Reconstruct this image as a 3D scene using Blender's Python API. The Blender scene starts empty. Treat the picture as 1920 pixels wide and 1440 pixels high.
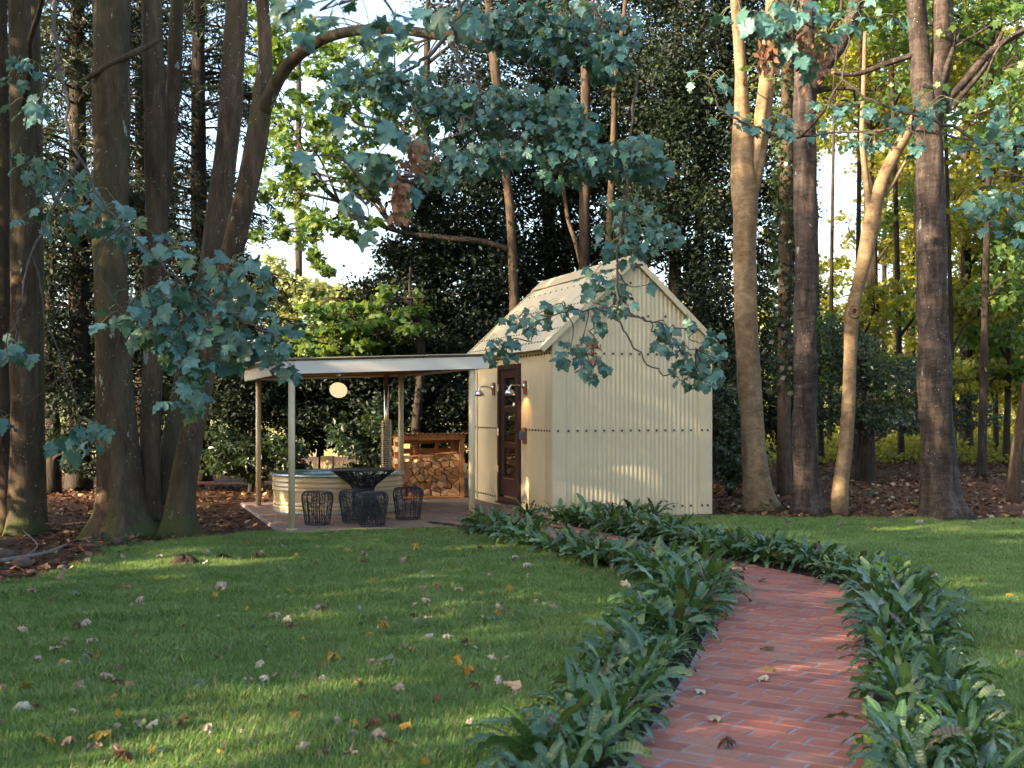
import bpy, math, random
import numpy as np
from mathutils import Vector, Matrix, Euler

R = math.radians
scene = bpy.context.scene
COL = scene.collection

# ------------------------------------------------------------------ camera
F, CX, HZ, CAMZ = 2379.0, 960.0, 765.0, 1.54          # photo pixels (1920 wide)
cd = bpy.data.cameras.new('camera')
cam = bpy.data.objects.new('camera', cd); COL.objects.link(cam)
cam.location = (0, 0, CAMZ); cam.rotation_euler = (R(90), 0, 0)
cd.sensor_width = 36.0; cd.lens = F / 1920 * 36; cd.shift_y = (HZ - 720) / 1920
cd.clip_start = 0.1; cd.clip_end = 3000
cd.dof.use_dof = True; cd.dof.focus_distance = 14.0; cd.dof.aperture_fstop = 4.8
scene.camera = cam

# ------------------------------------------------------------------ sky, sun, exposure
SUN_EL = R(20)
SUN_AZ = math.atan2(-0.86, -0.51)                      # angle from +Y towards +X
sdir = Vector((math.sin(SUN_AZ) * math.cos(SUN_EL), math.cos(SUN_AZ) * math.cos(SUN_EL), math.sin(SUN_EL)))
w = bpy.data.worlds.new('World'); scene.world = w; w.use_nodes = True
nt = w.node_tree
sky = nt.nodes.new('ShaderNodeTexSky'); sky.sky_type = 'NISHITA'; sky.sun_disc = False
sky.sun_elevation = SUN_EL; sky.sun_rotation = SUN_AZ; sky.air_density = 1.0; sky.dust_density = 3.5; sky.ozone_density = 1.0
bg = nt.nodes['Background']; bg.inputs['Strength'].default_value = 0.14
nt.links.new(sky.outputs[0], bg.inputs['Color'])
sl = bpy.data.lights.new('sun', 'SUN'); sl.energy = 4.6; sl.angle = R(0.55); sl.color = (1.0, 0.80, 0.54)
sun = bpy.data.objects.new('sun', sl); COL.objects.link(sun)
sun.rotation_euler = (-sdir).to_track_quat('-Z', 'Y').to_euler(); sun.location = (-20, -12, 12)
scene.view_settings.view_transform = 'Standard'; scene.view_settings.look = 'None'
scene.view_settings.exposure = 2.4; scene.view_settings.gamma = 1.0
scene.view_settings.use_curve_mapping = False
scene.cycles.max_bounces = 5; scene.cycles.diffuse_bounces = 2; scene.cycles.transmission_bounces = 3
scene.cycles.glossy_bounces = 2; scene.cycles.sample_clamp_indirect = 6.0
scene.cycles.use_adaptive_sampling = True; scene.cycles.adaptive_threshold = 0.02
scene.cycles.caustics_reflective = False; scene.cycles.caustics_refractive = False

# ------------------------------------------------------------------ helpers
def P(px, py, d):
    return np.array([(px - CX) / F * d, d, CAMZ - (py - HZ) / F * d])
def G(px, py):
    d = CAMZ * F / (py - HZ); return np.array([(px - CX) / F * d, d, 0.0])

class Acc:
    """collects pieces of geometry; build() makes one mesh"""
    def __init__(s): s.v = []; s.f = []; s.n = 0; s.r = []
    def add(s, v, f, rnd=None):
        v = np.asarray(v, float).reshape(-1, 3)
        if isinstance(f, np.ndarray): s.f.append((f + s.n))
        else:
            for q in f: s.f.append(np.asarray([q], int) + s.n)
        s.v.append(v); s.n += len(v)
        s.r.append(np.zeros(len(v)) if rnd is None else np.broadcast_to(rnd, (len(v),)))
        return s
    def mesh(s, name, off=None, smooth=False, mat=None):
        v = np.concatenate(s.v) if s.v else np.zeros((0, 3))
        if off is not None: v = v - np.asarray(off)
        me = bpy.data.meshes.new(name)
        loops = np.concatenate([a.ravel() for a in s.f]); sizes = np.concatenate([np.full(len(a), a.shape[1]) for a in s.f])
        me.vertices.add(len(v)); me.vertices.foreach_set('co', v.astype(np.float32).ravel())
        me.loops.add(len(loops)); me.loops.foreach_set('vertex_index', loops.astype(np.int32))
        me.polygons.add(len(sizes)); st = np.concatenate([[0], np.cumsum(sizes)[:-1]])
        me.polygons.foreach_set('loop_start', st.astype(np.int32))
        at = me.attributes.new('rnd', 'FLOAT', 'POINT'); at.data.foreach_set('value', np.concatenate(s.r).astype(np.float32))
        me.update(calc_edges=True)
        me.polygons.foreach_set('use_smooth', np.full(len(sizes), smooth)); me.update()
        if mat: me.materials.append(mat)
        return me

def link(name, me, parent=None, loc=None):
    o = bpy.data.objects.new(name, me); COL.objects.link(o)
    if parent is not None: o.parent = parent
    if loc is not None: o.location = loc
    return o
def tag(o, label=None, cat=None, group=None, kind=None):
    if label: o['label'] = label
    if cat: o['category'] = cat
    if group: o['group'] = group
    if kind: o['kind'] = kind
    return o
def thing(name, label, cat, loc=(0, 0, 0), rz=0.0, group=None):
    o = bpy.data.objects.new(name, None); COL.objects.link(o); o.empty_display_size = 0.1
    o.location = Vector([float(c) for c in loc]); o.rotation_euler = (0, 0, rz)
    return tag(o, label, cat, group)
def part(name, acc, mat, parent, smooth=False, off=None, kind=None):
    o = link(name, acc.mesh(name, off, smooth, mat), parent)
    if kind: o['kind'] = kind
    return o

BOXF = np.array([[0, 3, 2, 1], [4, 5, 6, 7], [0, 1, 5, 4], [1, 2, 6, 5], [2, 3, 7, 6], [3, 0, 4, 7]])
def boxv(x0, x1, y0, y1, z0, z1):
    return np.array([[x0, y0, z0], [x1, y0, z0], [x1, y1, z0], [x0, y1, z0], [x0, y0, z1], [x1, y0, z1], [x1, y1, z1], [x0, y1, z1]], float)
def box(x0, x1, y0, y1, z0, z1, acc=None, b=0.0):
    """box, chamfered on all edges when b > 0"""
    acc = acc or Acc()
    if b <= 0: return acc.add(boxv(x0, x1, y0, y1, z0, z1), BOXF)
    v = []; 
    for (z, i) in ((z0, b), (z0 + b, 0), (z1 - b, 0), (z1, b)):
        v += [[x0 + i, y0 + i, z], [x1 - i, y0 + i, z], [x1 - i, y1 - i, z], [x0 + i, y1 - i, z]]
    f = [[3, 2, 1, 0], [12, 13, 14, 15]]
    for k in range(3):
        for j in range(4): f.append([4 * k + j, 4 * k + (j + 1) % 4, 4 * k + 4 + (j + 1) % 4, 4 * k + 4 + j])
    return acc.add(v, f)

def smooth_path(pts, n_per=6):
    """Catmull-Rom through rows of any width"""
    p = np.asarray(pts, float)
    if len(p) < 3:
        t = np.linspace(0, 1, n_per + 1)[:, None]; return p[0] * (1 - t) + p[-1] * t
    q = np.vstack([2 * p[0] - p[1], p, 2 * p[-1] - p[-2]]); out = []
    for i in range(1, len(q) - 2):
        for t in np.arange(n_per) / n_per:
            a, b, c, d = q[i - 1], q[i], q[i + 1], q[i + 2]
            out.append(0.5 * ((2 * b) + (-a + c) * t + (2 * a - 5 * b + 4 * c - d) * t * t + (-a + 3 * b - 3 * c + d) * t ** 3))
    out.append(p[-1]); return np.array(out)

def tube(pts, rad, sides=6, acc=None, cap=True, lump=0.0, seed=0, rnd=None, closed=False):
    acc = acc if acc is not None else Acc()
    p = np.asarray(pts, float); n = len(p); rad = np.broadcast_to(np.asarray(rad, float), (n,))
    t = np.gradient(p, axis=0); t /= np.linalg.norm(t, axis=1)[:, None] + 1e-9
    a = np.array([1.0, 0, 0]) if abs(t[0][0]) < 0.8 else np.array([0, 1.0, 0])
    u = np.zeros_like(p); 
    for i in range(n):
        a = a - t[i] * a.dot(t[i]); a /= np.linalg.norm(a) + 1e-9; u[i] = a
    v = np.cross(t, u); ang = np.arange(sides) * 2 * math.pi / sides
    rr = rad[:, None] * np.ones((1, sides))
    if lump > 0:
        rg = np.random.default_rng(seed); s = np.concatenate([[0], np.cumsum(np.linalg.norm(np.diff(p, axis=0), axis=1))])
        for k in range(9):
            fa = rg.integers(1, 7); fz = rg.uniform(0.6, 7); ph = rg.uniform(0, 6.28); ph2 = rg.uniform(0, 6.28)
            rr = rr * (1 + lump * rg.uniform(.3, 1) / (1 + fz * .22) * np.sin(fa * ang[None] + ph + 0.8 * np.sin(s[:, None] * 0.9 + ph2)) * np.sin(fz * s[:, None] + ph2))
    vs = p[:, None] + rr[..., None] * (np.cos(ang)[None, :, None] * u[:, None] + np.sin(ang)[None, :, None] * v[:, None])
    i = np.arange(n - 1)[:, None] * sides; j = np.arange(sides)[None]; j2 = (j + 1) % sides
    f = np.stack([i + j, i + j2, i + sides + j2, i + sides + j], -1).reshape(-1, 4)
    if closed:
        k = (n - 1) * sides; f = np.vstack([f, np.stack([k + j, k + j2, 0 + j2, 0 + j], -1).reshape(-1, 4)]); cap = False
    acc.add(vs.reshape(-1, 3), f, rnd)
    if cap:
        b = acc.n - n * sides
        acc.f.append(np.array([list(range(sides))[::-1]]) + b); acc.f.append(np.array([list(range(sides))]) + b + (n - 1) * sides)
    return acc

def lathe(profile, seg=32, acc=None, center=(0, 0, 0), cap0=False, cap1=False):
    acc = acc or Acc(); pr = np.asarray(profile, float); a = np.arange(seg) * 2 * math.pi / seg
    vs = np.stack([pr[:, None, 0] * np.cos(a), pr[:, None, 0] * np.sin(a), pr[:, None, 1] + 0 * a], -1) + np.asarray(center)
    n = len(pr); i = np.arange(n - 1)[:, None] * seg; j = np.arange(seg)[None]; j2 = (j + 1) % seg
    acc.add(vs.reshape(-1, 3), np.stack([i + j, i + j2, i + seg + j2, i + seg + j], -1).reshape(-1, 4))
    b = acc.n - n * seg
    if cap0: acc.f.append(np.array([list(range(seg))[::-1]]) + b)
    if cap1: acc.f.append(np.array([list(range(seg))]) + b + (n - 1) * seg)
    return acc

# ------------------------------------------------------------------ materials
def newmat(name):
    m = bpy.data.materials.new(name); m.use_nodes = True; nt = m.node_tree; nt.nodes.clear()
    out = nt.nodes.new('ShaderNodeOutputMaterial'); return m, nt, out
def nd(nt, typ, ins=None, **kw):
    n = nt.nodes.new(typ)
    for k, v in kw.items(): setattr(n, k, v)
    for k, v in (ins or {}).items():
        if hasattr(v, 'links') or isinstance(v, bpy.types.NodeSocket): nt.links.new(v, n.inputs[k])
        else: n.inputs[k].default_value = v
    return n
def ramp(nt, fac, stops, interp='LINEAR'):
    n = nt.nodes.new('ShaderNodeValToRGB'); n.color_ramp.interpolation = interp
    e = n.color_ramp.elements
    while len(e) < len(stops): e.new(0.5)
    for el, (p, c) in zip(e, stops): el.position = p; el.color = (*c, 1) if len(c) == 3 else c
    nt.links.new(fac, n.inputs[0]); return n.outputs[0]
def coords(nt, scale=(1, 1, 1), which='Object'):
    tc = nt.nodes.new('ShaderNodeTexCoord'); mp = nt.nodes.new('ShaderNodeMapping'); mp.inputs['Scale'].default_value = scale
    nt.links.new(tc.outputs[which], mp.inputs[0]); return mp.outputs[0]
def noise(nt, vec, scale, detail=4, rough=0.55, dist=0.0):
    return nd(nt, 'ShaderNodeTexNoise', {'Vector': vec, 'Scale': scale, 'Detail': detail, 'Roughness': rough, 'Distortion': dist}).outputs[0]
def mixc(nt, fac, a, b, mode='MIX'):
    n = nt.nodes.new('ShaderNodeMix'); n.data_type = 'RGBA'; n.blend_type = mode
    for i, v in ((0, fac), (6, a), (7, b)):
        if isinstance(v, bpy.types.NodeSocket): nt.links.new(v, n.inputs[i])
        else: n.inputs[i].default_value = v if not isinstance(v, tuple) else (*v, 1)
    return n.outputs[2]
def math_n(nt, op, a, b=0.0):
    n = nt.nodes.new('ShaderNodeMath'); n.operation = op
    for i, v in ((0, a), (1, b)):
        if isinstance(v, bpy.types.NodeSocket): nt.links.new(v, n.inputs[i])
        else: n.inputs[i].default_value = v
    return n.outputs[0]
def bsdf(nt, out, color, rough=0.6, metal=0.0, spec=0.5, bump=None, bstr=0.3, bdist=0.02):
    b = nt.nodes.new('ShaderNodeBsdfPrincipled')
    for k, v in (('Base Color', color), ('Roughness', rough), ('Metallic', metal), ('Specular IOR Level', spec)):
        if isinstance(v, bpy.types.NodeSocket): nt.links.new(v, b.inputs[k])
        else: b.inputs[k].default_value = (*v, 1) if isinstance(v, tuple) else v
    if bump is not None:
        bn = nd(nt, 'ShaderNodeBump', {'Height': bump, 'Strength': bstr, 'Distance': bdist}); nt.links.new(bn.outputs[0], b.inputs['Normal'])
    nt.links.new(b.outputs[0], out.inputs[0]); return b
def rand_attr(nt):
    a = nt.nodes.new('ShaderNodeAttribute'); a.attribute_name = 'rnd'; oi = nt.nodes.new('ShaderNodeObjectInfo')
    return math_n(nt, 'FRACT', math_n(nt, 'ADD', a.outputs['Fac'], oi.outputs['Random']))
def leafmat(name, stops, trans=(0.3, 0.4, 0.05), tf=0.3, rough=0.45, spec=0.5, mottle=None):
    m, nt, out = newmat(name); c = ramp(nt, rand_attr(nt), stops)
    if mottle: 
        nz = noise(nt, coords(nt, which='Object'), mottle, 3); c = mixc(nt, ramp(nt, nz, [(0.35, (0, 0, 0)), (0.7, (0.55, 0.55, 0.55))]), c, mixc(nt, 1.0, c, (1.5, 1.45, 1.6), 'MULTIPLY'))
    b = bsdf(nt, out, c, rough, 0, spec)
    t = nt.nodes.new('ShaderNodeBsdfTranslucent'); nt.links.new(mixc(nt, 0.65, c, trans), t.inputs[0])
    mx = nd(nt, 'ShaderNodeMixShader', {0: tf, 1: b.outputs[0], 2: t.outputs[0]}); nt.links.new(mx.outputs[0], out.inputs[0]); return m
def bark(name, dark, light, scl=(9, 9, 1.6), lichen=0.0, moss=0.0, rough=0.9, bstr=0.5, tint=None, scl2=(26, 26, 5), algae=0.0):
    m, nt, out = newmat(name); n1 = noise(nt, coords(nt, scl), 1.0, 8, 0.68, 0.8); n3 = noise(nt, coords(nt, scl2), 1.0, 6, 0.7, 0.5); n2 = noise(nt, coords(nt, (2, 2, 0.8)), 1.0, 5, 0.6)
    h = math_n(nt, 'ADD', math_n(nt, 'MULTIPLY', n1, 0.6), math_n(nt, 'MULTIPLY', n3, 0.4))
    c = ramp(nt, h, [(0.36, tuple(x * 0.55 for x in dark)), (0.46, dark), (0.60, light), (0.70, tuple(x * 1.45 for x in light))])
    c = mixc(nt, ramp(nt, n2, [(0.38, (0, 0, 0)), (0.62, (1, 1, 1))]), c, mixc(nt, 1.0, c, tint or (0.62, 0.60, 0.55), 'MULTIPLY'))
    if algae: c = mixc(nt, ramp(nt, noise(nt, coords(nt, (1.3, 1.3, 0.5)), 1.0, 6, 0.7), [(0.42, (0, 0, 0)), (0.62, (algae, algae, algae))]), c, (0.055, 0.062, 0.030))
    if lichen:
        vo = nd(nt, 'ShaderNodeTexVoronoi', {'Vector': coords(nt, (1, 1, 0.8)), 'Scale': 19.0, 'Randomness': 1.0})
        wn = noise(nt, coords(nt), 2.2, 3); k = math_n(nt, 'MULTIPLY', math_n(nt, 'LESS_THAN', math_n(nt, 'ADD', vo.outputs['Distance'], math_n(nt, 'MULTIPLY', n3, 0.3)), 0.27), math_n(nt, 'GREATER_THAN', wn, 0.64 - lichen * 0.15))
        pt = math_n(nt, 'GREATER_THAN', noise(nt, coords(nt, (3, 3, 1.1)), 1.4, 6, 0.7), 0.71 - lichen * 0.06)
        c = mixc(nt, math_n(nt, 'MULTIPLY', math_n(nt, 'MAXIMUM', k, pt), 0.6), c, (0.30, 0.34, 0.30))
    if moss:
        sx = nd(nt, 'ShaderNodeSeparateXYZ', {0: coords(nt)}); z = math_n(nt, 'ADD', sx.outputs[2], math_n(nt, 'MULTIPLY', math_n(nt, 'SUBTRACT', noise(nt, coords(nt), 2.6, 6, 0.65), 0.40), -moss * 9))
        c = mixc(nt, ramp(nt, z, [(0.0, (0.75, 0.75, 0.75)), (0.10, (0, 0, 0))]), c, (0.04, 0.048, 0.014))
    bsdf(nt, out, c, rough, 0, 0.25, h, bstr, 0.05); return m
def plain(name, color, rough=0.6, metal=0.0, spec=0.5, nscale=0, namt=0.12, bstr=0.0, stretch=(1, 1, 1)):
    m, nt, out = newmat(name); c = color; bp = None
    if nscale:
        n = noise(nt, coords(nt, stretch), nscale, 5); bp = n
        c = mixc(nt, ramp(nt, n, [(0.3, (0, 0, 0)), (0.7, (1, 1, 1))]), tuple(x * (1 - namt) for x in color), tuple(min(1, x * (1 + namt)) for x in color))
    bsdf(nt, out, c, rough, metal, spec, bp if bstr else None, bstr, 0.01); return m

CREAM = (0.445, 0.375, 0.245)
M = {}
M['cream'] = plain('cream_paint', CREAM, 0.42, 0, 0.45, 3.0, 0.06)
M['cream_gloss'] = plain('cream_enamel', (0.42, 0.335, 0.20), 0.16, 0, 0.6, 3.0, 0.05)
M['white'] = plain('white_paint', (0.50, 0.48, 0.44), 0.35, 0, 0.5, 3.0, 0.04)
M['bolt'] = plain('dark_bolt', (0.015, 0.015, 0.018), 0.45)
M['door'] = plain('dark_red_wood', (0.035, 0.013, 0.013), 0.35, 0, 0.5, 6, 0.25, 0.1, (8, 8, 1))
M['glass'] = plain('dark_glass', (0.006, 0.006, 0.006), 0.03, 0, 1.0)
M['chrome'] = plain('brushed_steel', (0.55, 0.52, 0.50), 0.22, 1.0)
M['guard'] = plain('grey_steel', (0.22, 0.21, 0.20), 0.3, 1.0)
M['galv'] = plain('galvanised_steel', (0.28, 0.38, 0.42), 0.35, 0.8, 0.5, 12, 0.2)
M['navy'] = plain('navy_wire', (0.013, 0.016, 0.028), 0.45)
M['timber'] = plain('orange_timber', (0.36, 0.155, 0.06), 0.75, 0, 0.3, 3.0, 0.3, 0.2, (14, 14, 2))
M['timber_pale'] = plain('weathered_timber', (0.27, 0.18, 0.10), 0.8, 0, 0.3, 3.0, 0.25, 0.2, (14, 14, 2))
M['rafter'] = plain('rafter_timber', (0.20, 0.10, 0.045), 0.8, 0, 0.3, 4.0, 0.3, 0.2, (2, 9, 9))
M['switch'] = plain('grey_blue_plastic', (0.07, 0.11, 0.15), 0.4)
M['orange_block'] = plain('backing_board', (0.22, 0.085, 0.035), 0.7, 0, 0.3, 8, 0.2)
M['ivory'] = plain('bleached_fungus', (0.55, 0.50, 0.36), 0.8)
M['soil'] = plain('dark_soil', (0.035, 0.024, 0.018), 0.95, 0, 0.1, 22, 0.45, 0.9)
M['stone'] = plain('field_stone', (0.08, 0.055, 0.045), 0.85, 0, 0.3, 9, 0.3, 0.5)
M['stick'] = plain('grey_stick', (0.13, 0.115, 0.10), 0.85, 0, 0.2, 14, 0.3, 0.4)

m, nt, out = newmat('glowing_globe'); em = nd(nt, 'ShaderNodeEmission', {'Color': (1.0, 0.74, 0.42, 1), 'Strength': 0.21}); nt.links.new(em.outputs[0], out.inputs[0]); M['globe'] = m
m, nt, out = newmat('lamp_bulb'); em = nd(nt, 'ShaderNodeEmission', {'Color': (1.0, 0.6, 0.25, 1), 'Strength': 6.0}); nt.links.new(em.outputs[0], out.inputs[0]); M['bulb'] = m

# log faces: pale split wood, bark on the long sides
m, nt, out = newmat('split_log'); v = coords(nt, (1, 1, 1)); oi = nt.nodes.new('ShaderNodeObjectInfo')
n1 = noise(nt, coords(nt, (30, 2, 30)), 1.0, 4); c = ramp(nt, oi.outputs['Random'], [(0, (0.50, 0.27, 0.12)), (0.5, (0.58, 0.36, 0.20)), (0.8, (0.40, 0.17, 0.065)), (1, (0.60, 0.42, 0.27))])
c = mixc(nt, ramp(nt, n1, [(0.3, (0, 0, 0)), (0.75, (1, 1, 1))]), c, mixc(nt, 1.0, c, (0.68, 0.62, 0.55), 'MULTIPLY'))
bsdf(nt, out, c, 0.8, 0, 0.2, n1, 0.3, 0.01); M['log'] = m

# brick
m, nt, out = newmat('red_brick'); oi = nt.nodes.new('ShaderNodeObjectInfo'); n1 = noise(nt, coords(nt, (1, 1, 1)), 28, 5, 0.65); n2 = noise(nt, coords(nt, (9, 30, 9)), 1.0, 4, 0.6, 0.8)
at = nt.nodes.new('ShaderNodeAttribute'); at.attribute_name = 'rnd'; rr = math_n(nt, 'FRACT', math_n(nt, 'ADD', at.outputs['Fac'], oi.outputs['Random']))
c = ramp(nt, rr, [(0, (0.26, 0.080, 0.048)), (0.3, (0.32, 0.115, 0.072)), (0.55, (0.19, 0.064, 0.045)), (0.75, (0.30, 0.095, 0.058)), (0.9, (0.30, 0.145, 0.095)), (1, (0.21, 0.095, 0.068))])
geo = nt.nodes.new('ShaderNodeNewGeometry'); nw = noise(nt, geo.outputs['Position'], 5.0, 5, 0.6)
c = mixc(nt, ramp(nt, n2, [(0.4, (0, 0, 0)), (0.75, (0.8, 0.8, 0.8))]), c, mixc(nt, 1.0, c, (0.66, 0.66, 0.70), 'MULTIPLY'))
c = mixc(nt, ramp(nt, n1, [(0.5, (0, 0, 0)), (0.8, (0.5, 0.5, 0.5))]), c, (0.34, 0.15, 0.10))
c = mixc(nt, ramp(nt, nw, [(0.5, (0, 0, 0)), (0.8, (0.45, 0.45, 0.45))]), c, (0.30, 0.17, 0.14))
bsdf(nt, out, c, ramp(nt, nw, [(0.3, (0.55, 0.55, 0.55)), (0.7, (0.8, 0.8, 0.8))]), 0, 0.35, n1, 0.35, 0.006); M['brick'] = m
M['mortar'] = plain('grey_mortar', (0.215, 0.185, 0.185), 0.95, 0, 0.1, 30, 0.25, 0.5)
m, nt, out = newmat('paving_slab'); oi = nt.nodes.new('ShaderNodeObjectInfo'); n1 = noise(nt, coords(nt, (2, 5, 2)), 2.0, 6, 0.6, 1.0)
c = ramp(nt, oi.outputs['Random'], [(0, (0.17, 0.105, 0.075)), (0.5, (0.21, 0.135, 0.10)), (1, (0.15, 0.10, 0.075))])
c = mixc(nt, ramp(nt, n1, [(0.35, (0, 0, 0)), (0.7, (1, 1, 1))]), c, mixc(nt, 1.0, c, (1.3, 1.3, 1.25), 'MULTIPLY')); bsdf(nt, out, c, 0.75, 0, 0.3, n1, 0.2, 0.01); M['slab'] = m

def groundmat(name, a, b, c3, s1=1.2, s2=18, bstr=0.8):
    m, nt, out = newmat(name); v = coords(nt); n1 = noise(nt, v, s1, 5, 0.6); n2 = noise(nt, v, s2, 5, 0.7)
    c = ramp(nt, n1, [(0.35, a), (0.65, b)]); c = mixc(nt, ramp(nt, n2, [(0.5, (0, 0, 0)), (0.72, (0.8, 0.8, 0.8))]), c, c3)
    bsdf(nt, out, c, 0.95, 0, 0.1, n2, bstr, 0.04); return m
M['field'] = groundmat('field_grass', (0.20, 0.20, 0.06), (0.28, 0.25, 0.10), (0.16, 0.19, 0.05), 0.15, 3)
M['litter'] = groundmat('leaf_litter_soil', (0.048, 0.024, 0.015), (0.075, 0.036, 0.021), (0.11, 0.060, 0.034), 0.8, 14)
M['turf'] = groundmat('turf_soil', (0.065, 0.125, 0.028), (0.085, 0.15, 0.034), (0.10, 0.13, 0.045), 1.2, 40)

# grass blades: colour drifts with place
m, nt, out = newmat('grass_blade'); geo = nt.nodes.new('ShaderNodeNewGeometry'); p = geo.outputs['Position']
n1 = noise(nt, p, 0.9, 4, 0.6); n2 = noise(nt, p, 60, 2, 0.5); at = nt.nodes.new('ShaderNodeAttribute'); at.attribute_name = 'rnd'
c = ramp(nt, n1, [(0.3, (0.076, 0.170, 0.026)), (0.5, (0.110, 0.218, 0.036)), (0.7, (0.170, 0.258, 0.052))])
c = mixc(nt, ramp(nt, n2, [(0.45, (0, 0, 0)), (0.75, (0.6, 0.6, 0.6))]), c, (0.13, 0.19, 0.075))
c = mixc(nt, 1.0, c, ramp(nt, at.outputs['Fac'], [(0, (0.6, 0.62, 0.6)), (0.5, (1, 1, 1)), (1, (1.0, 1.0, 1.0))]), 'MULTIPLY'); c = mixc(nt, math_n(nt, 'GREATER_THAN', at.outputs['Fac'], 0.70), c, mixc(nt, 0.5, c, (0.17, 0.24, 0.10))); c = mixc(nt, math_n(nt, 'GREATER_THAN', at.outputs['Fac'], 0.95), c, (0.26, 0.22, 0.11))
b = bsdf(nt, out, c, 0.5, 0, 0.35); t = nt.nodes.new('ShaderNodeBsdfTranslucent'); nt.links.new(mixc(nt, 0.5, c, (0.30, 0.36, 0.05)), t.inputs[0])
mx = nd(nt, 'ShaderNodeMixShader', {0: 0.25, 1: b.outputs[0], 2: t.outputs[0]}); nt.links.new(mx.outputs[0], out.inputs[0]); M['grass'] = m

M['leaf_teal'] = leafmat('sycamore_leaf', [(0, (0.024, 0.078, 0.064)), (0.3, (0.038, 0.108, 0.088)), (0.6, (0.056, 0.138, 0.116)), (0.85, (0.072, 0.160, 0.138)), (0.95, (0.045, 0.115, 0.065)), (1, (0.085, 0.13, 0.04))], (0.14, 0.26, 0.06), 0.16, 0.45, 0.5, 9.0)
M['leaf_green'] = leafmat('maple_leaf_green', [(0, (0.032, 0.075, 0.020)), (0.5, (0.052, 0.110, 0.027)), (0.9, (0.080, 0.135, 0.032)), (1, (0.15, 0.16, 0.035))], (0.28, 0.38, 0.04), 0.42, 0.5, 0.4)
M['leaf_sun_tint'] = leafmat('maple_leaf_sun_tint', [(0, (0.014, 0.026, 0.007)), (0.3, (0.052, 0.072, 0.013)), (0.65, (0.125, 0.135, 0.02)), (1, (0.25, 0.215, 0.028))], (0.52, 0.48, 0.035), 0.5, 0.5, 0.4)  # green foliage with golden sunlight and deep shade put into the leaf tints
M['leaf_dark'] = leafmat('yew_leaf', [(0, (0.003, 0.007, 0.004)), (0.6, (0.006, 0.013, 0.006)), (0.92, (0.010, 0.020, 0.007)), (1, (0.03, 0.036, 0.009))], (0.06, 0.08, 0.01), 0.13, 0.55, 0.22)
M['leaf_bush'] = leafmat('shrub_leaf', [(0, (0.009, 0.021, 0.011)), (0.6, (0.015, 0.032, 0.014)), (1, (0.035, 0.055, 0.014))], (0.16, 0.21, 0.025), 0.25, 0.35, 0.5)
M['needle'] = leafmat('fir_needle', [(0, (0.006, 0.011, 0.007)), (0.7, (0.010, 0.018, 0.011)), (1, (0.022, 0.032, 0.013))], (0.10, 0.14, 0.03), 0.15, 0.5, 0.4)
M['leaf_far'] = leafmat('far_tree_leaf', [(0, (0.13, 0.17, 0.06)), (0.6, (0.20, 0.23, 0.09)), (1, (0.28, 0.27, 0.12))], (0.5, 0.5, 0.15), 0.35, 0.6, 0.3)
m, nt, out = newmat('fern_frond'); at = nt.nodes.new('ShaderNodeAttribute'); at.attribute_name = 'rnd'; oi = nt.nodes.new('ShaderNodeObjectInfo'); tt = math_n(nt, 'MULTIPLY', at.outputs['Fac'], 25.0)
c = ramp(nt, oi.outputs['Random'], [(0, (0.013, 0.042, 0.014)), (0.45, (0.024, 0.064, 0.021)), (0.8, (0.040, 0.090, 0.030)), (0.94, (0.075, 0.120, 0.026)), (0.975, (0.045, 0.026, 0.015)), (1, (0.04, 0.022, 0.013))])
rib = math_n(nt, 'SINE', math_n(nt, 'MULTIPLY', tt, 110.0)); nz = noise(nt, coords(nt), 26, 4, .6)
sx = nd(nt, 'ShaderNodeSeparateXYZ', {0: coords(nt)}); mid = math_n(nt, 'LESS_THAN', math_n(nt, 'ABSOLUTE', sx.outputs[0]), 0.0032)
c = mixc(nt, ramp(nt, nz, [(.35, (0, 0, 0)), (.7, (.7, .7, .7))]), c, mixc(nt, 1.0, c, (1.5, 1.4, 1.35), 'MULTIPLY')); c = mixc(nt, math_n(nt, 'MULTIPLY', mid, 0.5), c, (0.13, 0.20, 0.075))
c = mixc(nt, math_n(nt, 'MULTIPLY', math_n(nt, 'GREATER_THAN', math_n(nt, 'ADD', tt, math_n(nt, 'MULTIPLY', oi.outputs['Random'], .12)), 1.075), 0.6), c, (0.12, 0.075, 0.03))
b = bsdf(nt, out, c, 0.30, 0, 0.55, math_n(nt, 'ADD', math_n(nt, 'MULTIPLY', rib, 0.16), nz), 0.35, 0.012); t = nt.nodes.new('ShaderNodeBsdfTranslucent'); nt.links.new(mixc(nt, 0.6, c, (0.22, 0.36, 0.05)), t.inputs[0])
mx = nd(nt, 'ShaderNodeMixShader', {0: 0.13, 1: b.outputs[0], 2: t.outputs[0]}); nt.links.new(mx.outputs[0], out.inputs[0]); M['fern'] = m
M['seed'] = leafmat('winged_seed', [(0, (0.18, 0.085, 0.045)), (0.6, (0.26, 0.15, 0.10)), (1, (0.15, 0.06, 0.03))], (0.35, 0.18, 0.08), 0.2, 0.7, 0.2)
M['fall_pale'] = leafmat('fallen_leaf_pale', [(0, (0.26, 0.19, 0.13)), (0.5, (0.36, 0.29, 0.225)), (1, (0.33, 0.325, 0.26))], (0.25, 0.18, 0.09), 0.1, 0.75, 0.2)
M['fall_yellow'] = leafmat('fallen_leaf_yellow', [(0, (0.28, 0.16, 0.02)), (0.5, (0.32, 0.23, 0.05)), (1, (0.27, 0.13, 0.02))], (0.35, 0.22, 0.03), 0.15, 0.6, 0.3)
M['fall_brown'] = leafmat('fallen_leaf_brown', [(0, (0.09, 0.042, 0.02)), (0.5, (0.13, 0.065, 0.033)), (1, (0.07, 0.035, 0.024))], (0.3, 0.12, 0.04), 0.1, 0.75, 0.2)
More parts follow.
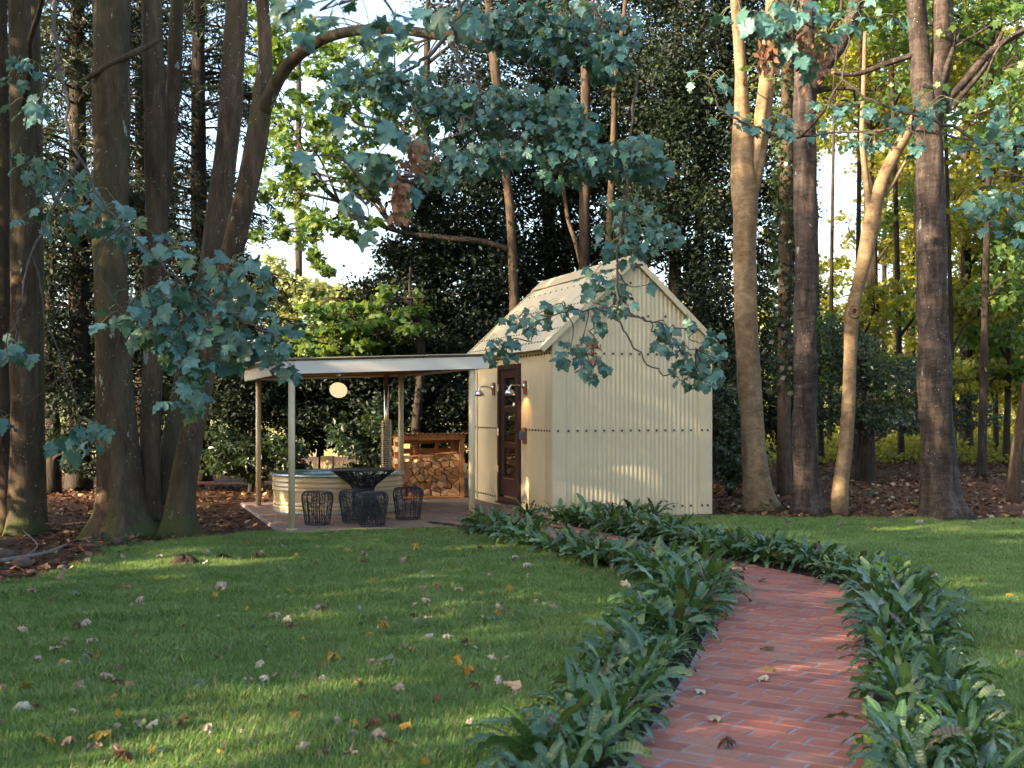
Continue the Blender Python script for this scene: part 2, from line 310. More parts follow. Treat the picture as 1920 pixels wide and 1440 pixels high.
M['fall_green'] = leafmat('fallen_leaf_green', [(0, (0.07, 0.12, 0.09)), (1, (0.13, 0.16, 0.075))], (0.3, 0.3, 0.1), 0.1, 0.6, 0.3)
M['bark_syc'] = bark('sycamore_bark', (0.046, 0.030, 0.020), (0.102, 0.068, 0.045), (6, 6, 1.4), 1.0, 0.22, bstr=0.6, algae=0.5)
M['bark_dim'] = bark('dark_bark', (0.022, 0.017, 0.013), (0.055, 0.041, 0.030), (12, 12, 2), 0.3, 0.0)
M['bark_pale'] = bark('pale_bark', (0.155, 0.108, 0.064), (0.255, 0.185, 0.115), (3.5, 3.5, 5), 0.0, 0.0, bstr=0.35, tint=(0.70, 0.66, 0.58), scl2=(14, 14, 24))  # tan bark, its extra orange standing in for warm sunlight on the maple
M['bark_cherry'] = bark('cherry_bark', (0.022, 0.016, 0.013), (0.060, 0.045, 0.038), (10, 10, 2.2), 0.7, 0.0, bstr=1.0, scl2=(4, 4, 17), tint=(1.45, 1.45, 1.5))
M['bark_mid'] = bark('slender_trunk_bark', (0.048, 0.033, 0.022), (0.10, 0.070, 0.046), (8, 8, 3), 0.2, 0.0)
M['twig'] = plain('grey_twig', (0.055, 0.046, 0.040), 0.85, 0, 0.2, 20, 0.3, 0.3)
M['stalk'] = plain('green_petiole', (0.16, 0.17, 0.07), 0.6)

rng = np.random.default_rng(11)
random.seed(5)

# ------------------------------------------------------------------ leaf shapes
HALF = [(0.12, -0.06), (0.30, -0.02), (0.41, 0.10), (0.33, 0.20), (0.37, 0.27), (0.53, 0.42), (0.41, 0.50), (0.38, 0.58), (0.24, 0.60), (0.22, 0.66), (0.25, 0.76), (0.13, 0.84), (0.09, 0.92)]
def syc_shape(k, rg=None, curl=0.0):
    out = [(0, 0.04)] + HALF + [(0, 1.0)] + [(-x, y) for x, y in HALF[::-1]]
    pts = np.array(out, float)
    if rg is not None: pts[1:] += rg.normal(0, 0.02, (len(pts) - 1, 2))
    ctr = np.array([[0, 0.36]]); v2 = np.vstack([ctr, pts]); z = 0.10 * np.abs(v2[:, 0]) - (0.22 + curl) * (v2[:, 1] - 0.35) ** 2 - (0.15 + curl * 1.5) * v2[:, 0] ** 2
    z[0] -= 0.03
    if rg is not None: z[1:] += rg.normal(0, 0.018 + curl * 0.1, len(z) - 1)
    v = np.column_stack([v2, z]); n = len(pts)
    f = np.array([[0, 1 + i, 1 + (i + 1) % n] for i in range(n)]); return v - np.array([0, 0.02, 0]), f
_lo = [(0.30, -0.02), (0.30, 0.22), (0.52, 0.45), (0.22, 0.58), (0, 1), (-0.22, 0.58), (-0.52, 0.45), (-0.30, 0.22), (-0.30, -0.02)]
SYC_LO_V = np.column_stack([np.array(_lo), -0.25 * np.array(_lo)[:, 0] ** 2 - 0.2 * (np.array(_lo)[:, 1] - 0.4) ** 2]); SYC_LO_F = np.array([list(range(9))])
HEX_V = np.array([[0, 0, 0], [.42, .2, -.03], [.36, .6, .02], [0, 1, -.06], [-.36, .6, -.02], [-.42, .2, .03]]); HEX_F = np.array([[0, 1, 2, 3, 4, 5]])
OVAL_V = np.array([[0, 0, 0], [0.28, 0.45, 0.06], [0, 1, -0.05], [-0.28, 0.45, 0.06]], float); OVAL_F = np.array([[0, 1, 2], [0, 2, 3]])
NEED_V = np.array([[0, 0, 0], [0.11, 0.4, -0.02], [0, 1, -0.14], [-0.11, 0.4, -0.02]], float); NEED_F = np.array([[0, 1, 2], [0, 2, 3]])

def frames(n, rg, up=0.6, front=0.0, rnd=0.6, droop=0.3, out=None):
    N = rg.normal(0, rnd, (n, 3)) + np.array([0, -front, up]); N /= np.linalg.norm(N, axis=1)[:, None]
    T = rg.normal(0, 1, (n, 3)) * np.array([1, 1, 0.5]); T[:, 2] -= droop
    if out is not None: T += out
    T -= N * (T * N).sum(1)[:, None]; T /= np.linalg.norm(T, axis=1)[:, None] + 1e-9
    return np.cross(T, N), T, N
def scatter(acc, pos, size, tv, tf, fr, rnd):
    S, T, N = fr; n = len(pos); k = len(tv); size = np.broadcast_to(size, (n,))
    v = pos[:, None] + size[:, None, None] * (tv[None, :, 0:1] * S[:, None] + tv[None, :, 1:2] * T[:, None] + tv[None, :, 2:3] * N[:, None])
    f = (tf[None] + (np.arange(n) * k)[:, None, None]).reshape(-1, tf.shape[1])
    acc.add(v.reshape(-1, 3), f, np.repeat(rnd, k)); return acc
def blob(n, c, r, rg, sub=0.35, nsub=None, flat=0.6):
    """n points in an uneven crown mass: sub-clumps scattered through an ellipsoid"""
    nsub = nsub or max(3, int(n / 45)); d = rg.normal(0, 1, (nsub, 3)); d /= np.linalg.norm(d, axis=1)[:, None]
    cc = d * (rg.uniform(0.25, 1.0, nsub) ** 0.5)[:, None]; k = rg.integers(0, nsub, n)
    q = rg.normal(0, 0.5, (n, 3)) * np.array([1, 1, flat]) * sub * rg.uniform(.6, 1.3, nsub)[k][:, None]
    return np.asarray(c) + (cc[k] + q) * np.asarray(r), np.asarray(c) + cc * np.asarray(r)

# ------------------------------------------------------------------ ground sheets
def sheet(name, pts, z, mat, kind='structure', label=None):
    a = Acc(); p = np.array([[x, y, z] for x, y in pts]); a.add(p, np.array([list(range(len(p)))]))
    o = link(name, a.mesh(name, None, False, mat)); return tag(o, label, None, None, kind)
sheet('ground', [(-900, -300), (900, -300), (900, 1500), (-900, 1500)], 0.0, M['field'], label='sunlit field grass stretching away behind the trees')
# wood floor: bumpy sheet of soil and litter around and behind the lawn
gx = np.linspace(-22, 30, 105); gy = np.linspace(-4, 42, 93); X, Y = np.meshgrid(gx, gy)
LAWN_Z = 0.03
def lawn_edge_left(y):    # x of the lawn's left edge
    return np.interp(y, [-6, 8, 10.3, 11.2, 12.6, 14.2, 15.2, 15.5], [-18, -9, -4.7, -4.25, -4.2, -4.1, -3.5, -2.6])
def lawn_edge_back(x):    # y of the lawn's far edge
    return np.interp(x, [-20, -4, -2.8, -1.3, -0.6, 0.5, 3, 6, 10, 20], [15.4, 15.3, 15.5, 16.1, 16.4, 17.2, 17.55, 17.2, 16.9, 16.6])
Z = 0.02 * np.sin(X * 1.7 + np.sin(Y)) + 0.02 * np.sin(Y * 2.3 + X) + 0.012
inside = (X > lawn_edge_left(Y) - 0.25) & (Y < lawn_edge_back(X) + 0.25)
tw = (X > -4.6) & (X < 3.2) & (Y > 14.5) & (Y < 23)
Z = np.where(inside | tw, 0.004, np.clip(Z, 0.006, 1)); 
Z += np.clip((Y - 19) / 14, 0, 1) ** 1.5 * 0.28 * np.clip((X - 3.5) / 3, 0, 1)
Z = np.where(Y > 40, -0.05, Z)
nx, ny = len(gx), len(gy); i = np.arange(ny - 1)[:, None] * nx; j = np.arange(nx - 1)[None]
a = Acc(); a.add(np.stack([X, Y, Z], -1).reshape(-1, 3), np.stack([i + j, i + j + 1, i + nx + j + 1, i + nx + j], -1).reshape(-1, 4))
o = link('wood_floor', a.mesh('wood_floor', None, True, M['litter'])); tag(o, 'reddish brown leaf litter soil under the trees', None, None, 'structure')
def floor_z(x, y):
    x, y = np.asarray(x, float), np.asarray(y, float); return 0.03 + np.clip((y - 19) / 14, 0, 1) ** 1.5 * 0.28 * np.clip((x - 3.5) / 3, 0, 1)

# path centre line (x, y)
PATH = smooth_path([(0.55, 2.6), (0.82, 4.4), (1.02, 5.4), (1.42, 6.85), (1.90, 8.8), (2.20, 9.9), (2.27, 10.7), (2.10, 11.4), (1.75, 12.2), (1.3, 13.3), (0.9, 14.4), (0.45, 15.6), (-0.1, 16.6), (-0.6, 17.2)], 8)
PT = np.gradient(PATH, axis=0); PT /= np.linalg.norm(PT, axis=1)[:, None]; PN = np.stack([PT[:, 1], -PT[:, 0]], 1)   # right-hand normal
PATH_HW = 0.50
def dpath(x, y):
    q = np.stack([np.asarray(x, float).ravel(), np.asarray(y, float).ravel()], 1)
    d = np.linalg.norm(q[:, None] - PATH[None], axis=2); return d.min(1).reshape(np.shape(x))

TH = R(17.6); C0 = np.array([0.56, 17.4, 0.0]); UU = np.array([math.cos(TH), math.sin(TH), 0]); VV = np.array([-math.sin(TH), math.cos(TH), 0])
def UVW(u, v, z=0.0): return C0 + u * UU + v * VV + np.array([0, 0, z])
def to_uv(x, y): dx, dy = x - C0[0], y - C0[1]; return dx * UU[0] + dy * UU[1], dx * VV[0] + dy * VV[1]

# lawn: turf sheet of small cells with grass tufts instanced on it
cs = 0.11; xs = np.arange(-7.5, 9.0, cs); ys = np.arange(3.2, 17.7, cs); X, Y = np.meshgrid(xs, ys); xc, yc = X + cs / 2, Y + cs / 2
wob = 0.10 * np.sin(xc * 3.1 + yc * 1.3) + 0.06 * np.sin(xc * 7.7 - yc * 5.1)
u_, v_ = to_uv(xc, yc)
ok = (xc > lawn_edge_left(yc) + wob) & (yc < lawn_edge_back(xc) + wob * 0.7) & (dpath(xc, yc) > PATH_HW + 0.42 + wob * 0.4)
ok &= ~((u_ > -3.8) & (v_ > -0.98 + wob * .4) & (u_ < -0.2)) & ~((u_ > -0.1) & (u_ < 2.5) & (v_ > -0.15))
ok &= np.abs(xc) < yc * 0.43 + 0.9
idx = np.argwhere(ok); cells = np.stack([xs[idx[:, 1]], ys[idx[:, 0]]], 1); n = len(cells)
q = np.array([[0, 0], [cs, 0], [cs, cs], [0, cs]]); pv = (cells[:, None] + q[None]).reshape(-1, 2)
pv = np.column_stack([pv, np.full(len(pv), 0.022)]); a = Acc(); a.add(pv, np.arange(4 * n).reshape(-1, 4))
lawn = link('lawn_grass', a.mesh('lawn_grass', None, False, M['turf'])); tag(lawn, 'short green lawn grass in front of the shed and either side of the path', 'grass', None, 'stuff')
def tuft_mesh(seed, nb=20, rad=0.06, h=0.030):
    rg = np.random.default_rng(seed); a = Acc()
    for k in range(nb):
        b = rg.normal(0, rad * 0.55, 2); az = rg.uniform(0, 6.28); hh = h * rg.uniform(0.55, 1.35); ln = rg.uniform(0.3, 1.5) * hh; w_ = rg.uniform(0.0009, 0.0017)
        d = np.array([math.cos(az), math.sin(az)]); s = np.array([-d[1], d[0]]) * w_
        z0 = -0.006; p0, p1, p2 = b, b + d * ln * 0.35, b + d * ln
        v = [[*(p0 - s), z0], [*(p0 + s), z0], [*(p1 + s), hh * 0.6], [*(p1 - s), hh * 0.6], [*p2, hh]]
        a.add(v, [[0, 1, 2, 3], [3, 2, 4]], rg.uniform())
    return a.mesh('grass_tuft', None, True, M['grass'])
tufts = [bpy.data.objects.new('grass_tuft', tuft_mesh(s)) for s in range(4)]
tc = bpy.data.collections.new('tuft_sources')
for t in tufts: tc.objects.link(t)
ng = bpy.data.node_groups.new('grass_scatter', 'GeometryNodeTree')
ng.interface.new_socket('Geometry', in_out='INPUT', socket_type='NodeSocketGeometry'); ng.interface.new_socket('Geometry', in_out='OUTPUT', socket_type='NodeSocketGeometry')
gi = ng.nodes.new('NodeGroupInput'); go = ng.nodes.new('NodeGroupOutput'); dp = ng.nodes.new('GeometryNodeDistributePointsOnFaces'); dp.inputs['Density'].default_value = 760
ci = ng.nodes.new('GeometryNodeCollectionInfo'); ci.inputs['Collection'].default_value = tc; ci.inputs['Separate Children'].default_value = True; ci.inputs['Reset Children'].default_value = True
ip = ng.nodes.new('GeometryNodeInstanceOnPoints'); ip.inputs['Pick Instance'].default_value = True
rv = ng.nodes.new('FunctionNodeRandomValue'); rv.data_type = 'FLOAT_VECTOR'; rv.inputs[0].default_value = (-0.12, -0.12, 0); rv.inputs[1].default_value = (0.12, 0.12, 6.283)
rs = ng.nodes.new('FunctionNodeRandomValue'); rs.data_type = 'FLOAT'; rs.inputs[2].default_value = 0.65; rs.inputs[3].default_value = 1.3
jg = ng.nodes.new('GeometryNodeJoinGeometry')
ng.links.new(gi.outputs[0], dp.inputs['Mesh']); ng.links.new(dp.outputs['Points'], ip.inputs['Points']); ng.links.new(ci.outputs[0], ip.inputs['Instance'])
ng.links.new(rv.outputs[0], ip.inputs['Rotation']); gp_ = ng.nodes.new('GeometryNodeInputPosition'); gn = ng.nodes.new('ShaderNodeTexNoise'); gn.inputs['Scale'].default_value = 1.7; gn.inputs['Detail'].default_value = 4; mr = ng.nodes.new('ShaderNodeMapRange'); mr.inputs[1].default_value = 0.32; mr.inputs[2].default_value = 0.68; mr.inputs[3].default_value = 0.55; mr.inputs[4].default_value = 1.5
mu = ng.nodes.new('ShaderNodeMath'); mu.operation = 'MULTIPLY'; ng.links.new(gp_.outputs[0], gn.inputs['Vector']); ng.links.new(gn.outputs[0], mr.inputs[0]); ng.links.new(mr.outputs[0], mu.inputs[0]); ng.links.new(rs.outputs[1], mu.inputs[1]); ng.links.new(mu.outputs[0], ip.inputs['Scale']); ng.links.new(ip.outputs[0], jg.inputs[0]); ng.links.new(gi.outputs[0], jg.inputs[0]); ng.links.new(jg.outputs[0], go.inputs[0])
md = lawn.modifiers.new('tufts', 'NODES'); md.node_group = ng

# ------------------------------------------------------------------ brick path
LE = PATH - PN * PATH_HW * 1.02; RE = PATH + PN * PATH_HW * 1.02
a = Acc(); nP = len(PATH); v = np.vstack([np.column_stack([LE, np.full(nP, 0.0318)]), np.column_stack([RE, np.full(nP, 0.0318)])])
i = np.arange(nP - 1); a.add(v, np.stack([i, nP + i, nP + i + 1, i + 1], 1))
vb = v.copy(); vb[:, 2] = -0.02; a.add(vb, np.array([[0, nP, nP + 1, 1]]))
path = link('path', a.mesh('path', None, False, M['mortar'])); tag(path, 'curved red brick garden path between two rows of ferns', None, None, 'structure')
# soil beds under the ferns
a = Acc(); 
for sgn in (-1, 1):
    A_ = PATH + PN * sgn * (PATH_HW - 0.02); B_ = PATH + PN * sgn * (PATH_HW + 0.52 + 0.06 * np.sin(np.arange(nP) * 1.7)[:, None])
    v = np.vstack([np.column_stack([A_, np.full(nP, 0.024)]), np.column_stack([(A_ + B_) / 2, np.full(nP, 0.055)]), np.column_stack([B_, np.full(nP, 0.012)])])
    i = np.arange(nP - 2); f = [np.stack([k * nP + i, (k + 1) * nP + i, (k + 1) * nP + i + 1, k * nP + i + 1], 1) for k in (0, 1)]
    f = np.vstack(f); a.add(v, f if sgn > 0 else f[:, ::-1])
o = link('flower_bed', a.mesh('flower_bed', None, True, M['soil'])); tag(o, 'dark soil bed beneath the ferns along the path', None, None, 'structure')
BA = R(-33); rd = np.array([math.cos(BA), math.sin(BA)]); pd = np.array([-rd[1], rd[0]]); BL, BW, BJ = 0.270, 0.137, 0.012
def brick_mesh(L, seed=0, rnd=None):
    rg = np.random.default_rng(seed); x, y, b = L / 2, (BW - BJ) / 2, 0.005
    a = box(-x, x, -y, y, -0.045, 0.0, None, b); a.v[0] += rg.normal(0, 0.0007, a.v[0].shape); return a
bm = [brick_mesh(BL - BJ, s).mesh('brick', None, False, M['brick']) for s in range(6)]
bricks = []; org = np.array([1.2, 6.0])
for r in range(-40, 120):
    off = (0.5 * (r % 2) + 0.06 * math.sin(r * 2.1)) * BL
    for k in range(-30, 30):
        c = org + pd * (r * BW) + rd * (k * BL + off)
        if np.min(np.abs(c - org)) > 40 or dpath(c[0], c[1]) > 0.75: continue
        s = np.linspace(-0.5, 0.5, 15) * (BL - BJ); q = c + s[:, None] * rd; ins = s[dpath(q[:, 0], q[:, 1]) < PATH_HW]
        if len(ins) < 3: continue
        lo, hi = ins.min(), ins.max(); cc = c + rd * (lo + hi) / 2; bricks.append((cc, hi - lo, len(ins) == 15))
bricks.sort(key=lambda b: b[0][1])
near = [b for b in bricks if b[0][1] > 4.6]; rest = Acc(); cnt = 0
for q, (c, L, full) in enumerate(near):
    z = 0.0345 + random.uniform(-0.0015, 0.0015)
    if cnt < 300:
        me = bm[q % 6] if full else brick_mesh(L, q).mesh('brick', None, False, M['brick'])
        o = link('brick', me, path, (c[0], c[1], z)); o.rotation_euler = (random.uniform(-.006, .006), random.uniform(-.004, .004), BA); cnt += 1
    else:
        b = brick_mesh(L, q); vv = b.v[0]; xy = c + vv[:, 0:1] * rd + vv[:, 1:2] * pd; rest.add(np.column_stack([xy, vv[:, 2] + z]), np.vstack([f for f in b.f]), random.random())
for (c, L, full) in [b for b in bricks if b[0][1] <= 4.6]:
    b = brick_mesh(L, 1); vv = b.v[0]; xy = c + vv[:, 0:1] * rd + vv[:, 1:2] * pd; rest.add(np.column_stack([xy, vv[:, 2] + 0.0345]), np.vstack([f for f in b.f]), random.random())
part('bricks', rest, M['brick'], path, kind='stuff')

# ------------------------------------------------------------------ terrace of slabs under the canopy
terr = link('terrace', box(-3.82, -0.03, -0.95, 4.05, -0.02, 0.034).mesh('terrace', None, False, M['mortar'])); terr.location = Vector(C0); terr.rotation_euler = (0, 0, TH)
tag(terr, 'reddish stone paved terrace under the canopy roof', None, None, 'structure')
v0 = -0.94; row = 0
while v0 < 4.0:
    hh = [0.45, 0.6, 0.45, 0.55][row % 4]; u0 = -3.81 - random.uniform(0, 0.5)
    while u0 < -0.06:
        ww = random.choice([0.6, 0.75, 0.9]); a0, a1 = max(u0, -3.81), min(u0 + ww, -0.04); b1 = min(v0 + hh, 4.04)
        if a1 - a0 > 0.05 and b1 - v0 > 0.05:
            cx_, cy_ = (a0 + a1) / 2, (v0 + b1) / 2; hx, hy = (a1 - a0) / 2 - 0.006, (b1 - v0) / 2 - 0.006
            part('slab', box(-hx, hx, -hy, hy, -0.03, 0.0, None, 0.006), M['slab'], terr).location = (cx_, cy_, 0.042 + random.uniform(-.001, .002))
        u0 += ww
    v0 += hh; row += 1
TZ = 0.042

# ------------------------------------------------------------------ shed
SW, SL, EZ, RZ = 2.394, 3.91, 2.48, 3.60
shed = thing('garden_shed', 'cream corrugated metal shed with steep gabled roof and dark red door', 'shed', C0, TH)
PITCH, AMP = 0.066, 0.0052
def corr(L0, L1, zlo, zhi, amp=AMP, pitch=PITCH, per=8):
    """corrugated sheet in (s, t, z): s along, t out, ragged top/bottom given by functions"""
    n = max(2, int(round((L1 - L0) / pitch * per))); s = np.linspace(L0, L1, n + 1); t = amp * np.sin(2 * math.pi * s / pitch)
    return s, t, np.array([zlo(x) for x in s]), np.array([zhi(x) for x in s])
def gable_z(u): return EZ + (RZ - EZ) * (1 - abs(u - SW / 2) / (SW / 2)) - 0.02
def strip(acc, A_, B_):
    n = len(A_); i = np.arange(n - 1); acc.add(np.vstack([A_, B_]), np.stack([i, i + 1, n + i + 1, n + i], 1)); return acc
# solid core behind the sheets
a = Acc(); a.add([[0.03, 0.03, 0], [SW - .03, .03, 0], [SW - .03, SL - .03, 0], [.03, SL - .03, 0], [.03, .03, EZ - .06], [SW - .03, .03, EZ - .06], [SW - .03, SL - .03, EZ - .06], [.03, SL - .03, EZ - .06], [SW / 2, .03, RZ - .09], [SW / 2, SL - .03, RZ - .09]],
      [[0, 1, 5, 8, 4], [3, 7, 9, 6, 2], [0, 4, 7, 3], [1, 2, 6, 5], [4, 8, 9, 7], [5, 6, 9, 8], [0, 3, 2, 1]])
part('core_wall', a, M['cream'], shed)
bolt_a = lathe([(0.0165, 0.0), (0.0165, 0.004), (0.011, 0.010), (0.0, 0.012)], 10); bolt_me = bolt_a.mesh('bolt', None, True, M['bolt'])
def bolt(parent, loc, rot):
    o = link('bolt', bolt_me, parent, loc); o.rotation_euler = rot
# gable front: trims and sheets
TR = 0.18; edges = [TR, TR + 0.66, TR + 1.30, SW - TR]
gab = []
for k in range(3):
    s, t, z0, z1 = corr(edges[k] - 0.004, edges[k + 1] + 0.004, lambda x: 0.03, gable_z); a = Acc(); off = -0.004 * (k % 2)
    strip(a, np.stack([s, t + off, z0], 1), np.stack([s, t + off, z1], 1)); gab.append(part('gable_sheet', a, M['cream'], shed, True))
for (x0, x1) in ((-0.012, TR + 0.006), (SW - TR - 0.006, SW + 0.012)):
    a = Acc(); y0 = -0.016
    v = [[x0, y0, 0.03], [x1, y0, 0.03], [x1, y0, gable_z(x1) if x0 < 1 else gable_z(x1 - .012) - .0], [x0, y0, gable_z(max(0, x0))], [x0, 0.02, .03], [x1, 0.02, .03], [x1, .02, gable_z(min(x1, SW))], [x0, .02, gable_z(max(0, x0))]]
    a.add(v, BOXF[:, [0, 1, 2, 3]]); 
    a = Acc(); a.add(v, [[0, 1, 2, 3], [4, 7, 6, 5], [0, 4, 5, 1], [1, 5, 6, 2], [2, 6, 7, 3], [3, 7, 4, 0]]); part('corner_trim', a, M['cream'], shed)
for z in (0.155, 1.225, 2.295, 2.83, 3.29):
    us = [0.07] + list(np.arange(TR + 0.045, SW - TR - 0.02, PITCH * 2)) + [SW - 0.15, SW - 0.06]
    for u in us:
        if gable_z(u) - 0.10 < z or (z > 2.3 and not 0.0 < u < SW): continue
        if z > 2.5 and (int(round(u / PITCH)) % 4 > 1): continue
        trim = u < TR or u > SW - TR
        bolt(gab[1], (u, -0.017 if trim else -0.012, z), (R(90), 0, 0))
# front eave walls, facing the terrace (u = 0 side) and the far side
DV0, DV1, DZ0, DZ1 = 1.41, 2.46, 0.105, 2.20
vtr = 0.26; cuts = [(vtr, DV0, 0.03, EZ), (DV1, SL - 0.2, 0.03, EZ), (DV0, DV1, DZ1, EZ), (DV0, DV1, 0.03, DZ0)]; side = []
for (q0, q1, a0, a1) in cuts:
    s, t, z0, z1 = corr(q0, q1, lambda x: a0, lambda x: a1); a = Acc(); strip(a, np.stack([t - .002, s, z0], 1)[::-1], np.stack([t - .002, s, z1], 1)[::-1]); side.append(part('side_sheet', a, M['cream'], shed, True))
for (q0, q1) in ((-0.014, vtr + .006), (SL - 0.206, SL + 0.012)): part('corner_trim', box(-0.018, 0.02, q0 if q0 > 0 else 0.021, q1, 0.03, EZ), M['cream'], shed)
for z in (0.155, 1.225, 2.295):
    for vv in [0.07, 0.18] + list(np.arange(vtr + 0.05, SL - 0.2, PITCH * 2)) + [SL - 0.15, SL - 0.05]:
        if DV0 - 0.03 < vv < DV1 + 0.03 and DZ0 < z < DZ1 + 0.03: continue
        tr = vv < vtr or vv > SL - .2
        bolt(side[0], (-0.019 if tr else -0.012, vv, z), (0, R(-90), 0))
s, t, z0, z1 = corr(0.02, SL - 0.02, lambda x: 0.03, lambda x: EZ); a = Acc(); strip(a, np.stack([SW + t, s, z0], 1), np.stack([SW + t, s, z1], 1)); part('side_sheet', a, M['cream'], shed, True)
s, t, z0, z1 = corr(0.02, SW - 0.02, lambda x: 0.03, gable_z); a = Acc(); strip(a, np.stack([s, SL + t, z0], 1), np.stack([s, SL + t, z1], 1)); part('gable_sheet', a, M['cream'], shed, True)
# roof: corrugated sheets running eave to ridge
slope = (RZ - EZ) / (SW / 2); sn = math.hypot(1, slope); roofs = []
for sgn in (-1, 1):
    for k in range(5):
        va, vb_ = -0.07 + k * (SL + 0.14) / 5, -0.07 + (k + 1) * (SL + 0.14) / 5 + 0.004; a = Acc()
        s, t, _, _ = corr(va, vb_, lambda x: 0, lambda x: 0, 0.007); lift = 0.035 + t + 0.004 * (k % 2)
        def pt(d):  # d = horizontal distance from ridge
            return np.stack([SW / 2 + sgn * (d + lift * slope / sn), s, RZ - d * slope + lift / sn], 1)
        A_, B_ = pt(0.0), pt(SW / 2 + (0.17 if sgn < 0 else 0.03)); strip(a, A_, B_) if sgn > 0 else strip(a, B_, A_)
        A2, B2 = A_ - [0, 0, .006], B_ - [0, 0, .006]; strip(a, B2, A2) if sgn > 0 else strip(a, A2, B2); strip(a, B_, B2); roofs.append(part('roof_sheet', a, M['cream'], shed, True))
for sgn in (-1, 1):
    for d in (0.28, 0.66, 1.06, SW / 2 + 0.06):
        for vv in np.arange(0.0, SL, PITCH * 2):
            if sgn > 0: break
            if d == 0.28 and int(vv / (PITCH * 2)) % 2: continue
            h = 0.048; bolt(roofs[0], (SW / 2 + sgn * (d + h * slope / sn), vv + PITCH / 4 - 0.05, RZ - d * slope + h / sn), (0, sgn * math.atan(slope), 0))
# barge trims on the gable ends and ridge cap
for yy, y2 in ((-0.085, -0.045), (SL + 0.045, SL + 0.085)):
    for sgn in (-1, 1):
        a = Acc(); pts = []
        for y in (yy, y2):
            eo = SW / 2 + (0.17 if sgn < 0 else 0.03)
            for (d, h) in ((0.0, 0.055), (eo, 0.055), (eo, -0.02), (0.0, -0.02)):
                pts.append([SW / 2 + sgn * (d + (h * slope / sn if d > 0 else 0)), y, RZ - d * slope + (h / sn if d > 0 else h * sn)])
        a.add(pts, [[0, 3, 2, 1], [4, 5, 6, 7], [0, 1, 5, 4], [1, 2, 6, 5], [2, 3, 7, 6], [3, 0, 4, 7]]); part('barge_trim', a, M['cream'], shed)
a = Acc(); h = 0.066; c = []
for y in (-0.088, SL + 0.088):
    c += [[SW / 2 - 0.18, y, RZ - 0.18 * slope + h * sn], [SW / 2, y, RZ + h * sn], [SW / 2 + 0.18, y, RZ - 0.18 * slope + h * sn], [SW / 2 - 0.18, y, RZ - 0.18 * slope + h * sn - .006], [SW / 2, y, RZ + h * sn - .006], [SW / 2 + 0.18, y, RZ - 0.18 * slope + h * sn - .006]]
a.add(c, [[0, 6, 7, 1], [1, 7, 8, 2], [3, 4, 10, 9], [4, 5, 11, 10], [0, 3, 9, 6], [2, 8, 11, 5], [0, 1, 4, 3], [1, 2, 5, 4], [6, 9, 10, 7], [7, 10, 11, 8]]); part('ridge_cap', a, M['cream'], shed)
# door: frame, leaf with three panes, hinges, sill
door = part('door', box(-0.012, 0.028, DV0 + 0.075, DV1 - 0.075, DZ0 + 0.09, DZ1 - 0.075), M['door'], shed); door['label'] = 'dark red glazed timber door'
# rebuild as stiles and rails with real openings
dy0, dy1 = DV0 + 0.08, DV1 - 0.08; st = 0.17; panes = [(1.565, 2.0), (1.02, 1.47), (0.475, 0.935)]
a = Acc()
for (y0, y1, z0, z1) in [(dy0, dy0 + st, 0.2, 2.12), (dy1 - st, dy1, 0.2, 2.12), (dy0 + st, dy1 - st, 2.0, 2.12), (dy0 + st, dy1 - st, 1.47, 1.565), (dy0 + st, dy1 - st, 0.935, 1.02), (dy0 + st, dy1 - st, 0.2, 0.475)]: box(-0.016, 0.026, y0, y1, z0, z1, a, 0.004)
door.data = a.mesh('door', None, False, M['door'])
for (z0, z1) in panes:
    part('glass_pane', box(0.004, 0.010, dy0 + st - .005, dy1 - st + .005, z0 - .005, z1 + .005), M['glass'], door)
    part('glazing_bead', box(-0.022, 0.003, dy0 + st - 0.004, dy1 - st + 0.004, z0 - 0.018, z0 + 0.004), M['chrome' if z0 < 2 else 'door'], door)
fr = Acc(); 
for (y0, y1, z0, z1) in [(DV0, dy0 - .004, DZ0, DZ1), (dy1 + .004, DV1, DZ0, DZ1), (dy0 - .004, dy1 + .004, 2.125, DZ1), (dy0 - .004, dy1 + .004, DZ0, 0.17)]: box(-0.05, 0.03, y0, y1, z0, z1, fr, 0.004)
part('door_frame', fr, M['door'], shed); part('door_sill', box(-0.075, 0.0, DV0 - 0.02, DV1 + 0.02, DZ0 - 0.03, DZ0 - 0.002), M['door'], shed)
for z in (0.55, 1.12, 1.8): part('hinge', tube([(-0.055, DV1 - 0.07, z), (-0.055, DV1 - 0.07, z + 0.1)], 0.009, 6), M['chrome'], shed)
part('foot_plinth', box(0.02, SW - 0.02, 0.02, SL - 0.02, 0.0, 0.03), M['mortar'], shed)

